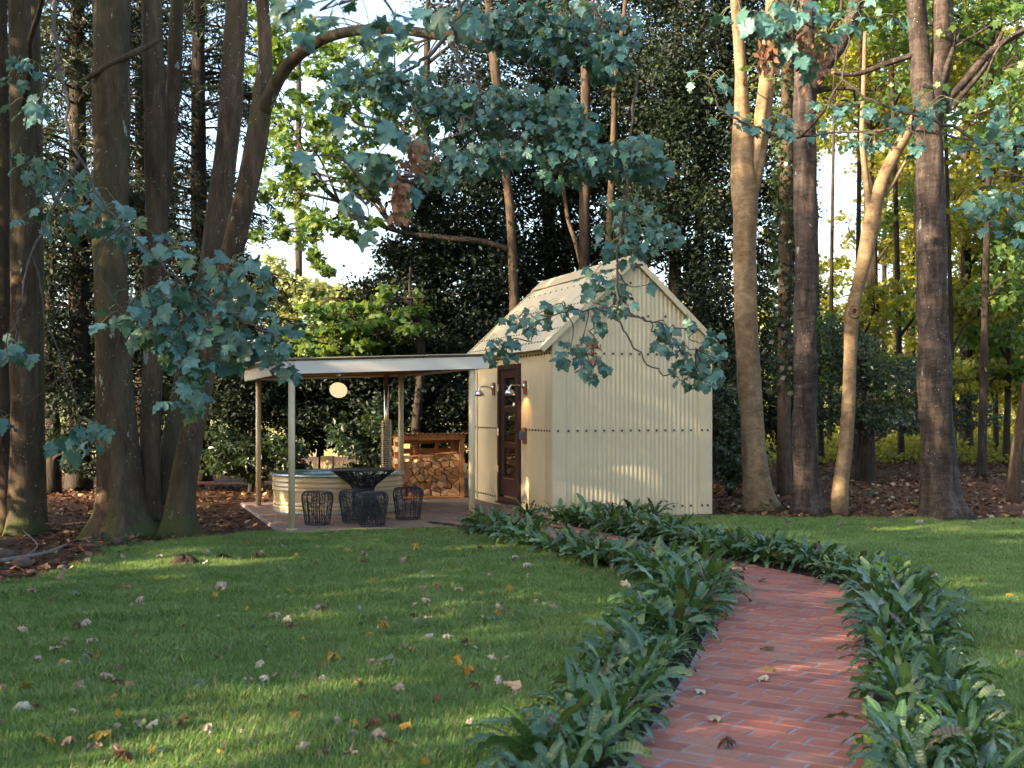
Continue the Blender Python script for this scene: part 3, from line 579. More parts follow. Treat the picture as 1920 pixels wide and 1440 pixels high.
# wall lamps, socket
def wall_lamp(vv, z, label, lit):
    o = thing('wall_lamp', label, 'lamp', UVW(-0.012, vv, z), TH, 'wall lamps beside the shed door')
    part('back_board', box(-0.022, 0, -0.055, 0.055, -0.12, 0.08, None, .004), M['orange_block'], o)
    part('back_plate', lathe([(0.045, 0), (0.045, 0.016), (0.03, 0.028), (0.001, 0.03)], 16), M['chrome'], o, True).matrix_local = Matrix.Translation((-0.022, 0, 0)) @ Matrix.Rotation(R(-90), 4, 'Y')
    part('arm', tube(smooth_path([(-0.04, 0, 0), (-0.14, 0, 0.015), (-0.22, 0, 0.01), (-0.245, 0, -0.03)], 5), 0.011, 8), M['chrome'], o, True)
    part('lamp_shade', lathe([(0.018, 0.0), (0.024, -0.025), (0.055, -0.04), (0.076, -0.075), (0.082, -0.115), (0.079, -0.115), (0.070, -0.075), (0.05, -0.046), (0.02, -0.03)], 24, None, (-0.245, 0, -0.02)), M['chrome'], o, True)
    part('bulb', lathe([(0.012, 0.0), (0.024, -0.02), (0.024, -0.04), (0.001, -0.055)], 12, None, (-0.245, 0, -0.065)), M['bulb'] if lit else M['ivory'], o, True)
    if lit:
        L = bpy.data.lights.new('lamp_light', 'SPOT'); L.energy = 2.4; L.color = (1.0, 0.55, 0.22); L.spot_size = R(105); L.spot_blend = 0.6; L.shadow_soft_size = 0.03
        lo = bpy.data.objects.new('lamp_light', L); COL.objects.link(lo); lo.parent = o; lo.location = (-0.20, 0, -0.13); lo.rotation_euler = (0, R(-40), 0)
wall_lamp(1.16, 1.86, 'steel dome wall lamp glowing warm on the side nearer the shed corner', True)
wall_lamp(2.745, 1.86, 'unlit steel dome wall lamp between the door and the canopy post', False)
o = thing('socket_box', 'small blue grey outdoor socket on an orange board beside the door', 'socket', UVW(-0.012, 1.19, 1.135), TH)
part('backing_board', box(-0.02, 0, -0.075, 0.075, -0.12, 0.12, None, .004), M['orange_block'], o); part('socket_cover', box(-0.075, -0.02, -0.05, 0.05, -0.06, 0.06, None, .01), M['switch'], o); part('cover_hinge', tube([(-0.06, -.045, .062), (-.06, .045, .062)], .008, 6), M['switch'], o)

# ------------------------------------------------------------------ canopy
can = thing('canopy_shelter', 'cream metal canopy on four slim posts beside the shed', 'canopy', C0, TH)
UL, UR, VF, VB = -3.83, -1.17, -0.80, 3.30
def ctop(u): return 2.107 + (u - UL) / (UR - UL) * 0.096       # top of fascia
for (u, v) in ((-3.66, -0.73), (-1.36, -0.73), (-3.63, 3.2), (-1.41, 3.2)):
    p_ = part('post', tube([(u, v, 0.0), (u, v, ctop(u) - 0.10)], 0.041, 20), M['cream'], can, True)
    part('base_plate', lathe([(0.07, 0.0), (0.07, 0.012), (0.045, 0.016)], 16, None, (u, v, TZ + .002)), M['cream'], p_, False)
def fascia(u0, v0, u1, v1, th=0.022):
    d = np.array([u1 - u0, v1 - v0]); d /= np.linalg.norm(d); nn = np.array([d[1], -d[0]]) * th; v = []
    for (u, vv) in ((u0, v0), (u1, v1)):
        for k in (0, 1):
            for z in (ctop(u) - 0.155, ctop(u)): v.append([u - nn[0] * k, vv - nn[1] * k, z])
    a = Acc(); a.add(v, [[0, 4, 5, 1], [2, 3, 7, 6], [1, 5, 7, 3], [0, 2, 6, 4], [0, 1, 3, 2], [4, 6, 7, 5]]); return part('fascia', a, M['white'], can)
fascia(UL, VF, UR, VF); fascia(UL, VB, UL, VF + 0.024); fascia(UR, VF + 0.024, UR, VB); fascia(UR - .003, VB - 0.0, UL + .003, VB - 0.0)
for k in range(8):
    v = VF + 0.10 + k * (VB - VF - 0.22) / 7; a = Acc(); us = (UL + 0.03, UR - 0.03); vs = []
    for u in us: vs += [[u, v - .022, ctop(u) - .13], [u, v + .022, ctop(u) - .13], [u, v + .022, ctop(u) - .012], [u, v - .022, ctop(u) - .012]]
    a.add(vs, [[0, 4, 5, 1], [1, 5, 6, 2], [2, 6, 7, 3], [3, 7, 4, 0], [0, 1, 2, 3], [4, 7, 6, 5]]); part('rafter', a, M['rafter'], can)
for k in range(5):
    u = UL + 0.25 + k * 0.54; part('batten', box(u - .03, u + .03, VF + .03, VB - .03, ctop(u) - .010, ctop(u) + .012), M['rafter'], can)
for k in range(5):
    va, vb_ = VF - 0.03 + k * (VB - VF + 0.06) / 5, VF - 0.03 + (k + 1) * (VB - VF + 0.06) / 5 + .003
    s, t, _, _ = corr(va, vb_, lambda x: 0, lambda x: 0, 0.011, 0.076); a = Acc(); l = 0.028 + t + 0.003 * (k % 2)
    A_ = np.stack([np.full(len(s), UL - 0.11), s, ctop(UL - .11) + l], 1); B_ = np.stack([np.full(len(s), UR + 0.05), s, ctop(UR + .05) + l], 1)
    strip(a, B_, A_); strip(a, A_ - [0, 0, .004], B_ - [0, 0, .004]); strip(a, A_, A_ - [0, 0, .004]); part('roof_sheet', a, M['cream'], can, True)

# globe lamp under the canopy
gp = P(634.5, 731.5, 17.9); o = thing('globe_lamp', 'glowing warm white oval globe lamp hanging under the canopy', 'lamp', gp)
a = Acc(); th = np.linspace(0.02, math.pi - 0.02, 18); a = lathe(np.stack([0.126 * np.sin(th), -0.108 * np.cos(th)], 1), 32); g = part('globe', a, M['globe'], o, True); g.rotation_euler = (0, R(14), 0)
u_, v_ = to_uv(gp[0], gp[1]); part('cord', tube([(0, 0, 0.10), (0.0, 0, ctop(u_) - 0.13 - gp[2])], 0.006, 6), M['bolt'], o); part('ceiling_rose', tube([(0, 0, ctop(u_) - 0.13 - gp[2] - .03), (0, 0, ctop(u_) - .05 - gp[2])], 0.035, 12), M['chrome'], o)
L = bpy.data.lights.new('globe_light', 'POINT'); L.energy = 2.0; L.color = (1, 0.7, 0.4); L.shadow_soft_size = 0.14
lo = bpy.data.objects.new('globe_light', L); COL.objects.link(lo); lo.parent = o; lo.location = (0, 0, -0.16)

# ------------------------------------------------------------------ hot tub
tc_ = np.array([-2.566, 18.72, TZ]); o = thing('hot_tub', 'round cream enamelled stock tank hot tub with ribbed sides', 'hot tub', tc_)
RT, HT = 0.955, 0.525; pr = []
for z in np.linspace(0.0, HT, 90):
    r = RT
    for (zc, wd, am) in ((0.075, 0.018, 0.011), (0.125, 0.018, 0.011), (0.33, 0.02, 0.012), (0.385, 0.02, 0.012), (0.455, 0.014, 0.008)): r += am * math.exp(-((z - zc) / wd) ** 2)
    pr.append((r - 0.02 * (1 - z / HT), z))
part('tank_wall', lathe(pr, 96), M['cream_gloss'], o, True)
part('tank_liner', lathe([(0.001, 0.03), (RT - 0.05, 0.03)] + [(r - 0.012, z) for r, z in pr[6:]], 96), M['galv'], o, True)
a = Acc(); th = np.linspace(0, 2 * math.pi, 97)[:-1]; tube(np.stack([RT * np.cos(th), RT * np.sin(th), np.full(96, HT + 0.012)], 1), 0.022, 10, a, closed=True); part('rim', a, M['galv'], o, True)
a = Acc(); tube(np.stack([(RT - .02) * np.cos(th), (RT - .02) * np.sin(th), np.full(96, 0.012)], 1), 0.012, 6, a, closed=True); part('base_ring', a, M['galv'], o, True)

# flue behind the tub
fl = np.array([-1.965, 19.83, TZ]); o = thing('stove_flue', 'shiny steel stove flue with perforated guard behind the hot tub', 'flue', fl)
part('flue_pipe', tube([(0, 0, 0.5), (0, 0, 2.25)], 0.040, 20), M['chrome'], o, True)
for z in (1.25, 1.62): part('pipe_collar', tube([(0, 0, z), (0, 0, z + 0.03)], 0.045, 20), M['chrome'], o, True)
part('stove_body', tube([(0, 0, 0), (0, 0, 0.5)], 0.11, 20), M['bolt'], o, True)
a = Acc(); nr, nc = 26, 26
for i in range(nr):       # perforated cylinder: lattice of small links round square holes
    z0 = 0.45 + i * 0.85 / nr; dz = 0.85 / nr
    for j in range(nc):
        t0 = 2 * math.pi * (j + (i % 2) * 0.5) / nc; dt = 2 * math.pi / nc; r = 0.092
        for (ta, tb, za, zb) in ((t0, t0 + dt, z0, z0 + dz * 0.26), (t0, t0 + dt * 0.26, z0 + dz * 0.26, z0 + dz)):
            a.add([[r * math.cos(ta), r * math.sin(ta), za], [r * math.cos(tb), r * math.sin(tb), za], [r * math.cos(tb), r * math.sin(tb), zb], [r * math.cos(ta), r * math.sin(ta), zb]], np.array([[0, 1, 2, 3]]))
part('perforated_guard', a, M['guard'], o)

# ------------------------------------------------------------------ wire table and stools
def wire_body(prof, nv, nw, seed, rw=0.0045, acc=None):
    """vertical wires on a lathe profile plus wandering woven wires"""
    rg = np.random.default_rng(seed); acc = acc or Acc(); pr = smooth_path(prof, 7); L = len(pr)
    for k in range(nv):
        a0 = 2 * math.pi * k / nv + rg.normal(0, 0.04); w1 = rg.normal(0, 0.07); an = a0 + w1 * np.sin(np.linspace(0, 3.1, L))
        tube(np.stack([pr[:, 0] * np.cos(an), pr[:, 0] * np.sin(an), pr[:, 1]], 1), rw, 4, acc, cap=False)
    for k in range(nw):
        n = 14; a0 = rg.uniform(0, 6.28); an = a0 + np.linspace(0, rg.uniform(0.5, 1.6), n) * rg.choice([-1, 1]); t = np.clip(rg.uniform(0.05, 0.95) + np.cumsum(rg.normal(0, 0.035, n)), 0, 1) * (L - 1)
        rr = np.interp(t, np.arange(L), pr[:, 0]) * 0.985; zz = np.interp(t, np.arange(L), pr[:, 1])
        tube(np.stack([rr * np.cos(an), rr * np.sin(an), zz], 1), rw * 0.7, 3, acc, cap=False)
    return acc
def ring(r, z, rr, acc=None, n=32):
    th = np.linspace(0, 2 * math.pi, n + 1)[:-1]; return tube(np.stack([r * np.cos(th), r * np.sin(th), np.full(n, z)], 1), rr, 6, acc, closed=True)
STP = [(0.158, 0.012), (0.172, 0.12), (0.19, 0.24), (0.203, 0.33), (0.195, 0.39), (0.165, 0.422), (0.11, 0.432)]
stool_me = (wire_body(STP, 32, 90, 3).mesh('wire_cage', None, True, M['navy']), ring(0.158, 0.01, 0.008).mesh('base_ring', None, True, M['navy']), lathe([(0.165, 0.421), (0.15, 0.429), (0.08, 0.437), (0.001, 0.438)], 28).mesh('seat_top', None, True, M['navy']))
for (px, d, lab) in ((595, 16.28, 'dark blue wire stool standing apart beside the canopy corner post'), (698, 16.07, 'dark blue wire stool on the lawn side of the wire table'), (765, 17.04, 'dark blue wire stool on the log store side of the wire table'), (665, 16.56, 'dark blue wire stool tucked close against the wire table base')):
    o = thing('wire_stool', lab, 'stool', ((px - CX) / F * d, d, TZ + .003), random.uniform(0, 6), 'wire stools around the table')
    for nm, me in zip(('wire_cage', 'base_ring', 'seat_top'), stool_me): link(nm, me, o)
d = 17.18; o = thing('wire_table', 'dark blue wire table with wide dish top and narrow waist', 'table', ((681 - CX) / F * d, d, TZ + .003))
TBP = [(0.285, 0.012), (0.26, 0.08), (0.20, 0.22), (0.155, 0.33), (0.15, 0.40), (0.175, 0.45), (0.27, 0.53), (0.36, 0.60), (0.425, 0.65), (0.432, 0.662)]
part('wire_frame', wire_body(TBP, 52, 300, 8, 0.005), M['navy'], o, True); part('top_rim', ring(0.432, 0.664, 0.009, None, 48), M['navy'], o, True); part('base_ring', ring(0.285, 0.01, 0.009), M['navy'], o, True)
part('table_top', lathe([(0.425, 0.655), (0.425, 0.664), (0.001, 0.666)], 48), M['navy'], o)

# ------------------------------------------------------------------ log store and logs
LS = np.array([-1.877, 21.16, 0.0]); ls = thing('log_store', 'orange timber log store with corrugated roof beside the shed', 'log store', LS, TH)
W_, D_, H_ = 1.12, 0.42, 1.10
for (x, y, h) in ((0.035, 0.035, H_), (W_ - 0.035, 0.035, H_), (0.035, D_ - .035, H_ - .06), (W_ - .035, D_ - .035, H_ - .06)): part('post', box(x - .035, x + .035, y - .03, y + .03, 0, h, None, .003), M['timber'], ls)
for (z, h, y) in ((H_ - 0.10, 0.10, -0.006), ): part('front_rail', box(0.072, W_ - 0.072, y, y + .03, z, z + h, None, .003), M['timber'], ls)
for z in (0.16, 0.36, 0.56, 0.76, 0.93): part('back_slat', box(-0.01, W_ + .01, D_ - 0.003, D_ + .017, z, z + 0.09, None, .003), M['timber'], ls)
for x in (W_ * .33, W_ * .66, W_ * .9): part('stud', box(x - .03, x + .03, D_ - .045, D_ - .005, 0.05, H_ - .08, None, .003), M['timber'], ls)
for s_, x in ((0, -0.019), (1, W_ + 0.001)):
    for z in (0.12, 0.36, 0.60, 0.80, 0.97): part('side_slat', box(x, x + .018, 0.02, D_ - .02, z, z + 0.09, None, .003), M['timber_pale' if s_ == 0 else 'timber'], ls)
part('floor_board', box(0.0, W_, 0.0, D_, 0.03, 0.055), M['timber'], ls)
s, t, _, _ = corr(-0.06, W_ + 0.06, lambda x: 0, lambda x: 0, 0.012, 0.076); a = Acc()
A_ = np.stack([s, np.full(len(s), -0.07), H_ + .018 + t], 1); B_ = np.stack([s, np.full(len(s), D_ + .06), H_ - .07 + t], 1); strip(a, A_, B_); strip(a, B_ - [0, 0, .006], A_ - [0, 0, .006]); strip(a, A_ - [0, 0, .006], A_); part('roof_sheet', a, M['timber_pale'], ls, True)
def clip_half(poly, p0, nn):
    out = []; k = len(poly)
    for i in range(k):
        a_, b_ = poly[i], poly[(i + 1) % k]; da, db = np.dot(a_ - p0, nn), np.dot(b_ - p0, nn)
        if da <= 0: out.append(a_)
        if (da < 0 < db) or (db < 0 < da): out.append(a_ + (b_ - a_) * (da / (da - db)))
    return out
rg = np.random.default_rng(21); pts = []
for r in range(6):
    for c in range(9): pts.append((0.09 + (c + 0.5 * (r % 2)) * 0.138 + rg.normal(0, 0.026), 0.06 + r * 0.118 + 0.055 + rg.normal(0, 0.018)))
pts = np.array([p for p in pts if 0.08 < p[0] < W_ - 0.08]); polys = []
for i, p in enumerate(pts):
    top = 0.66 + 0.06 * p[0]; poly = [np.array(q) for q in ((0.075, 0.058), (W_ - 0.075, 0.058), (W_ - .075, top + .05), (0.075, top + .03))]
    for j, q in enumerate(pts):
        if j != i and np.linalg.norm(p - q) < 0.3: poly = clip_half(poly, (p + q) / 2, (q - p) / np.linalg.norm(q - p))
        if len(poly) < 3: break
    if len(poly) < 3: continue
    c = np.mean(poly, 0)
    if c[1] > top: continue
    if rg.random() < 0.85:
        vx = poly[rg.integers(0, len(poly))] - c; nn = np.array([-vx[1], vx[0]]) / (np.linalg.norm(vx) + 1e-9); A1, A2 = clip_half(poly, c, nn), clip_half(poly, c, -nn); polys += [q for q in (A1, A2) if len(q) >= 3]
    else: polys.append(poly)
for poly in polys:
    poly = np.array(poly); c = poly.mean(0); q = c + (poly - c) * 0.86
    # keep corners but round one side a little, like a split round
    n = len(q); k0 = rg.integers(0, n); q2 = []
    for i in range(n):
        q2.append(q[i])
        if i == k0 and False: m_ = (q[i] + q[(i + 1) % n]) / 2; o_ = m_ - c; q2.append(m_ + o_ / (np.linalg.norm(o_) + 1e-6) * 0.006)
    q = np.array(q2); n = len(q); y0 = rg.uniform(-0.06, 0.03); y1 = y0 + rg.uniform(0.28, 0.34); ti = rg.normal(0, 0.012, 2)
    v = np.vstack([np.column_stack([q[:, 0] - c[0], np.full(n, y0) + (q[:, 1] - c[1]) * ti[0], q[:, 1] - c[1]]), np.column_stack([q[:, 0] - c[0], np.full(n, y1), q[:, 1] - c[1]])])
    a = Acc(); a.add(v, [list(range(n)), list(range(2 * n - 1, n - 1, -1))] + [[i, n + i, n + (i + 1) % n, (i + 1) % n] for i in range(n)])
    w_ = LS + c[0] * UU + 0.06 * VV + np.array([0, 0, c[1]]); o = link('split_log', a.mesh('split_log', None, False, M['log'])); o.location = Vector(w_); o.rotation_euler = (rg.normal(0, .01), 0, TH)
    tag(o, 'split firewood log with pale cut end stacked in the log store', 'log', 'logs stacked in the log store')
o = link('loose_plank', box(-0.5, 0.5, -0.02, 0.02, -0.012, 0.012, None, .002).mesh('loose_plank', None, False, M['timber'])); o.location = Vector(LS + 0.5 * UU + 0.03 * VV + np.array([0, 0, 0.755])); o.rotation_euler = (0, R(-4.5), TH)
tag(o, 'thin orange plank lying across the top of the firewood', 'plank')

# timber block with bleached fungus behind tub
wp = P(614, 855, 20.25); o = thing('timber_post', 'short square timber post with a pale curled ornament behind the hot tub', 'post', (wp[0], wp[1], 0))
part('post_block', box(-0.10, 0.10, -0.08, 0.08, 0.0, wp[2], None, 0.006), M['timber_pale'], o); a = Acc()
for k in range(14):
    an = rg.uniform(0, 6.28); c = np.array([0.02 + 0.05 * math.cos(an), -0.085, wp[2] - 0.14 + 0.06 * math.sin(an)]); th = np.linspace(0, 6.28, 9)[:-1]; r_ = rg.uniform(0.012, 0.024); tl = rg.normal(0, 0.5)
    tube(c + np.stack([r_ * np.cos(th), -0.01 + tl * r_ * np.sin(th), r_ * np.sin(th)], 1), 0.006, 5, a, closed=True)
part('curled_ornament', a, M['ivory'], o, True)

# ------------------------------------------------------------------ ferns
def frond_acc(L, wd, bend, seed):
    rg = np.random.default_rng(seed); n = 13; t = np.linspace(0, 1, n); an = R(82) - bend * t ** 1.3
    y = np.concatenate([[0], np.cumsum(np.cos(an[:-1]) * L / (n - 1))]); z = np.concatenate([[0], np.cumsum(np.sin(an[:-1]) * L / (n - 1))])
    wv = wd * (0.18 + 0.82 * np.clip(t / 0.22, 0, 1) ** 0.8) * np.clip((1.03 - t) / 0.26, 0, 1) ** 0.55; wv[0] = wd * 0.12
    ph = rg.uniform(0, 6.28); tw = rg.normal(0, 0.5) * t; nv = []
    for i in range(n):
        rip = 0.15 * wd * np.sin(i * 2.7 + ph); rip2 = 0.15 * wd * np.sin(i * 2.9 + ph + 2)
        nz = np.array([0, -math.sin(an[i]), math.cos(an[i])]); sx = np.array([math.cos(tw[i]), 0, 0]) + nz * math.sin(tw[i])
        c = np.array([0.02 * math.sin(3 * t[i] + ph) * L, y[i], z[i]])
        nv += [c - sx * wv[i] / 2 * (1 + .09 * math.sin(i * 2.2 + ph)) + nz * (0.10 * wv[i] + rip * (t[i] > .15)), c, c + sx * wv[i] / 2 * (1 + .09 * math.cos(i * 2.4 + ph)) + nz * (0.10 * wv[i] + rip2 * (t[i] > .15))]
    f = []
    for i in range(n - 1):
        for k in (0, 1): f.append([3 * i + k, 3 * i + k + 1, 3 * i + 4 + k, 3 * i + 3 + k])
    a = Acc(); a.add(nv, np.array(f), np.repeat(t, 3) * 0.04); return a
fronds = {'up': [], 'mid': [], 'low': []}
for k in range(7):
    fronds['up'].append(frond_acc(rg.uniform(.30, .43), rg.uniform(.050, .070), R(rg.uniform(30, 75)), k).mesh('frond', None, True, M['fern']))
    fronds['mid'].append(frond_acc(rg.uniform(.36, .52), rg.uniform(.046, .068), R(rg.uniform(70, 110)), 20 + k).mesh('frond', None, True, M['fern']))
    fronds['low'].append(frond_acc(rg.uniform(.28, .44), rg.uniform(.042, .062), R(rg.uniform(95, 140)), 40 + k).mesh('frond', None, True, M['fern']))
def fern(x, y, sc, nf, label, group):
    o = thing('fern', label, 'fern', (x, y, 0.05), random.uniform(0, 6.28), group)
    for k in range(nf):
        t = (k + 0.5) / nf; kind = 'up' if t < 0.22 else 'mid' if t < 0.6 else 'low'
        me = random.choice(fronds[kind]); c = link('frond', me, o); az = k * 2.4 + random.uniform(-.4, .4); tilt = -(0.08 + 0.75 * t) + random.uniform(-.12, .12)
        c.rotation_euler = (tilt, random.uniform(-.2, .2), az); c.location = (-math.sin(az) * 0.03, math.cos(az) * 0.03, 0); s = sc * random.uniform(.78, 1.15); c.scale = (s * random.uniform(.9, 1.15), s, s)
arc = np.concatenate([[0], np.cumsum(np.linalg.norm(np.diff(PATH, axis=0), axis=1))])
for sgn, lab, grp in ((-1, 'strap leaved fern on the canopy side of the path', 'ferns on the canopy side of the path'), (1, 'strap leaved fern on the tall tree side of the path', 'ferns on the tall tree side of the path')):
    for rowk, (off, step) in enumerate(((0.17, 0.22), (0.37, 0.25))):
        s = 1.35 + 0.13 * rowk
        while s < arc[-1] - (0.9 if sgn > 0 else 1.5):
            x = np.interp(s, arc, PATH[:, 0]); y = np.interp(s, arc, PATH[:, 1]); nx_ = np.interp(s, arc, PN[:, 0]); ny_ = np.interp(s, arc, PN[:, 1])
            o_ = PATH_HW + off + random.uniform(-.06, .06); fx, fy = x + sgn * nx_ * o_, y + sgn * ny_ * o_
            uu, vv = to_uv(fx, fy)
            if fy > 4.5 and not (-0.25 < uu < 2.6 and vv > -0.22): wh = 'straight stretch' if fy < 8.3 else 'bend of the path' if fy < 12.6 else 'stretch by the shed'; fern(fx, fy, random.uniform(.58, .95) * (0.84 if fy < 8 else 1.02), 21 if fy < 9 else 18, lab + ', ' + wh, grp + ', ' + wh)
            s += step * random.uniform(.85, 1.2)
for (u, v) in ((0.45, -0.30), (0.75, -0.33), (1.05, -0.3), (1.35, -0.36), (-0.35, 0.05)):
    p = UVW(u, v); fern(p[0], p[1], 0.85, 15, 'strap leaved green fern growing against the base of the shed', 'ferns against the shed')


# ------------------------------------------------------------------ trees
def trunk_world(pts, d):
    """rows (px, py, width_px[, depth]) -> xyz + radius"""
    out = []
    for q in pts:
        dd = q[3] if len(q) > 3 else d; w3 = P(q[0], q[1], dd); out.append([*w3, q[2] / F * dd / 2])
    return out
def trunk_acc(rows, sides=20, lump=0.05, seed=0, flare=0.0, acc=None, step=0.12):
    sp = smooth_path(rows, 8); seg = np.concatenate([[0], np.cumsum(np.linalg.norm(np.diff(sp[:, :3], axis=0), axis=1))])
    n = max(6, int(seg[-1] / step)); s = np.linspace(0, seg[-1], n); sp = np.stack([np.interp(s, seg, sp[:, k]) for k in range(4)], 1)
    acc = acc if acc is not None else Acc(); b = acc.n; tube(sp[:, :3], sp[:, 3], sides, acc, True, lump, seed)
    if flare > 0:
        v = acc.v[-1] if len(acc.v[-1]) == n * sides else None
        if v is not None:
            v = v.reshape(n, sides, 3); ang = np.arange(sides) * 2 * math.pi / sides; k = np.exp(-np.clip(s, 0, 9) / 0.22)[:, None] * flare * (0.6 + 0.6 * np.clip(np.sin(5 * ang + seed) + .4 * np.sin(3 * ang + seed * 2), -.4, 1))[None]
            c = v.mean(1, keepdims=True); acc.v[-1] = (c + (v - c) * (1 + k)[..., None]).reshape(-1, 3)
    return acc, sp
def limb_to(acc, skel, target, r0=0.05, rg=None, sides=6, r1=0.008, sag=0.0):
    sk = skel[:, :3]; k = np.argmin(np.linalg.norm((sk - target) * np.array([1, 1, 1.0]) + np.array([0, 0, 0.5 * np.linalg.norm(target[:2])]) * 0, axis=1)); k = max(0, k - int(len(sk) * 0.06)); a_ = sk[k]
    rr = min(r0, skel[k, 3] * 0.7); mid = (a_ + target) / 2 + np.array([0, 0, 0.12 * np.linalg.norm(target - a_)]) + (rg.normal(0, 0.12, 3) if rg is not None else 0)
    pth = smooth_path([a_, mid, target], 6); tube(pth, np.linspace(rr, r1, len(pth)), sides, acc, False); return pth

def tree(name, label, base, d, stems, crown=(), leaf='leaf_green', shape='syc', size=0.12, bk='bark_dim', cat='tree', group=None, seed=1, extra=(), rd=1.6, density=1.0, flare=0.42, up=0.6, front=0.2, sides=18, lump=0.05, limbr=0.06, sub=0.35, limbdark=False):
    """stems: px polylines with widths; crown: (cx, cy, rx, ry, n[, depth]) px ellipses; extra: world ellipsoids (x,y,z,rx,ry,rz,n)"""
    rg = np.random.default_rng(seed); loc = np.array([*(G(*base)[:2] if d is None else ((base[0] - CX) / F * d, d)), 0.0])
    o = thing(name, label, cat, loc, 0, group); sk = []
    for k, st in enumerate(stems):
        rows = trunk_world(st, loc[1]); a, sp = trunk_acc(rows, sides, lump, seed * 7 + k, flare if k == 0 or st[0][1] > 880 else 0); part('trunk', a, M['bark_dim' if limbdark and k else bk], o, True, loc); sk.append(sp)
    skel = np.vstack(sk) if sk else np.array([[*loc, 0.1]]); la, ca = Acc(), Acc(); tv, tf = {'syc': (SYC_LO_V, SYC_LO_F), 'oval': (OVAL_V, OVAL_F), 'need': (NEED_V, NEED_F)}[shape]
    ell = [(P(c[0], c[1], c[5] if len(c) > 5 else loc[1]), np.array([c[2] / F * (c[5] if len(c) > 5 else loc[1]), rd, c[3] / F * (c[5] if len(c) > 5 else loc[1])]), c[4]) for c in crown] + [(np.array(e[:3]), np.array(e[3:6]), e[6]) for e in extra]
    for c, r, n in ell:
        n = int(n * density); pth = limb_to(la, skel, c, limbr, rg); pos, cc = blob(n, c, r, rg, sub)
        pos = pos[pos[:, 2] > 0.25]; n = len(pos)
        for q in cc[: min(14, max(3, len(cc) // 3))]: limb_to(la, np.column_stack([pth, np.full(len(pth), 0.03)]), q, 0.018, rg, 4, 0.004)
        fr_ = frames(n, rg, up, front, 0.6, 0.5); scatter(ca, pos, size * rg.uniform(.65, 1.2, n), tv, tf, fr_, rg.random(n))
    if la.n: part('limbs', la, M['twig' if bk in ('bark_pale', 'bark_mid') else bk], o, True, loc, 'stuff')
    if ca.n: part('crown', ca, M[leaf], o, False, loc)
    return o, skel, loc

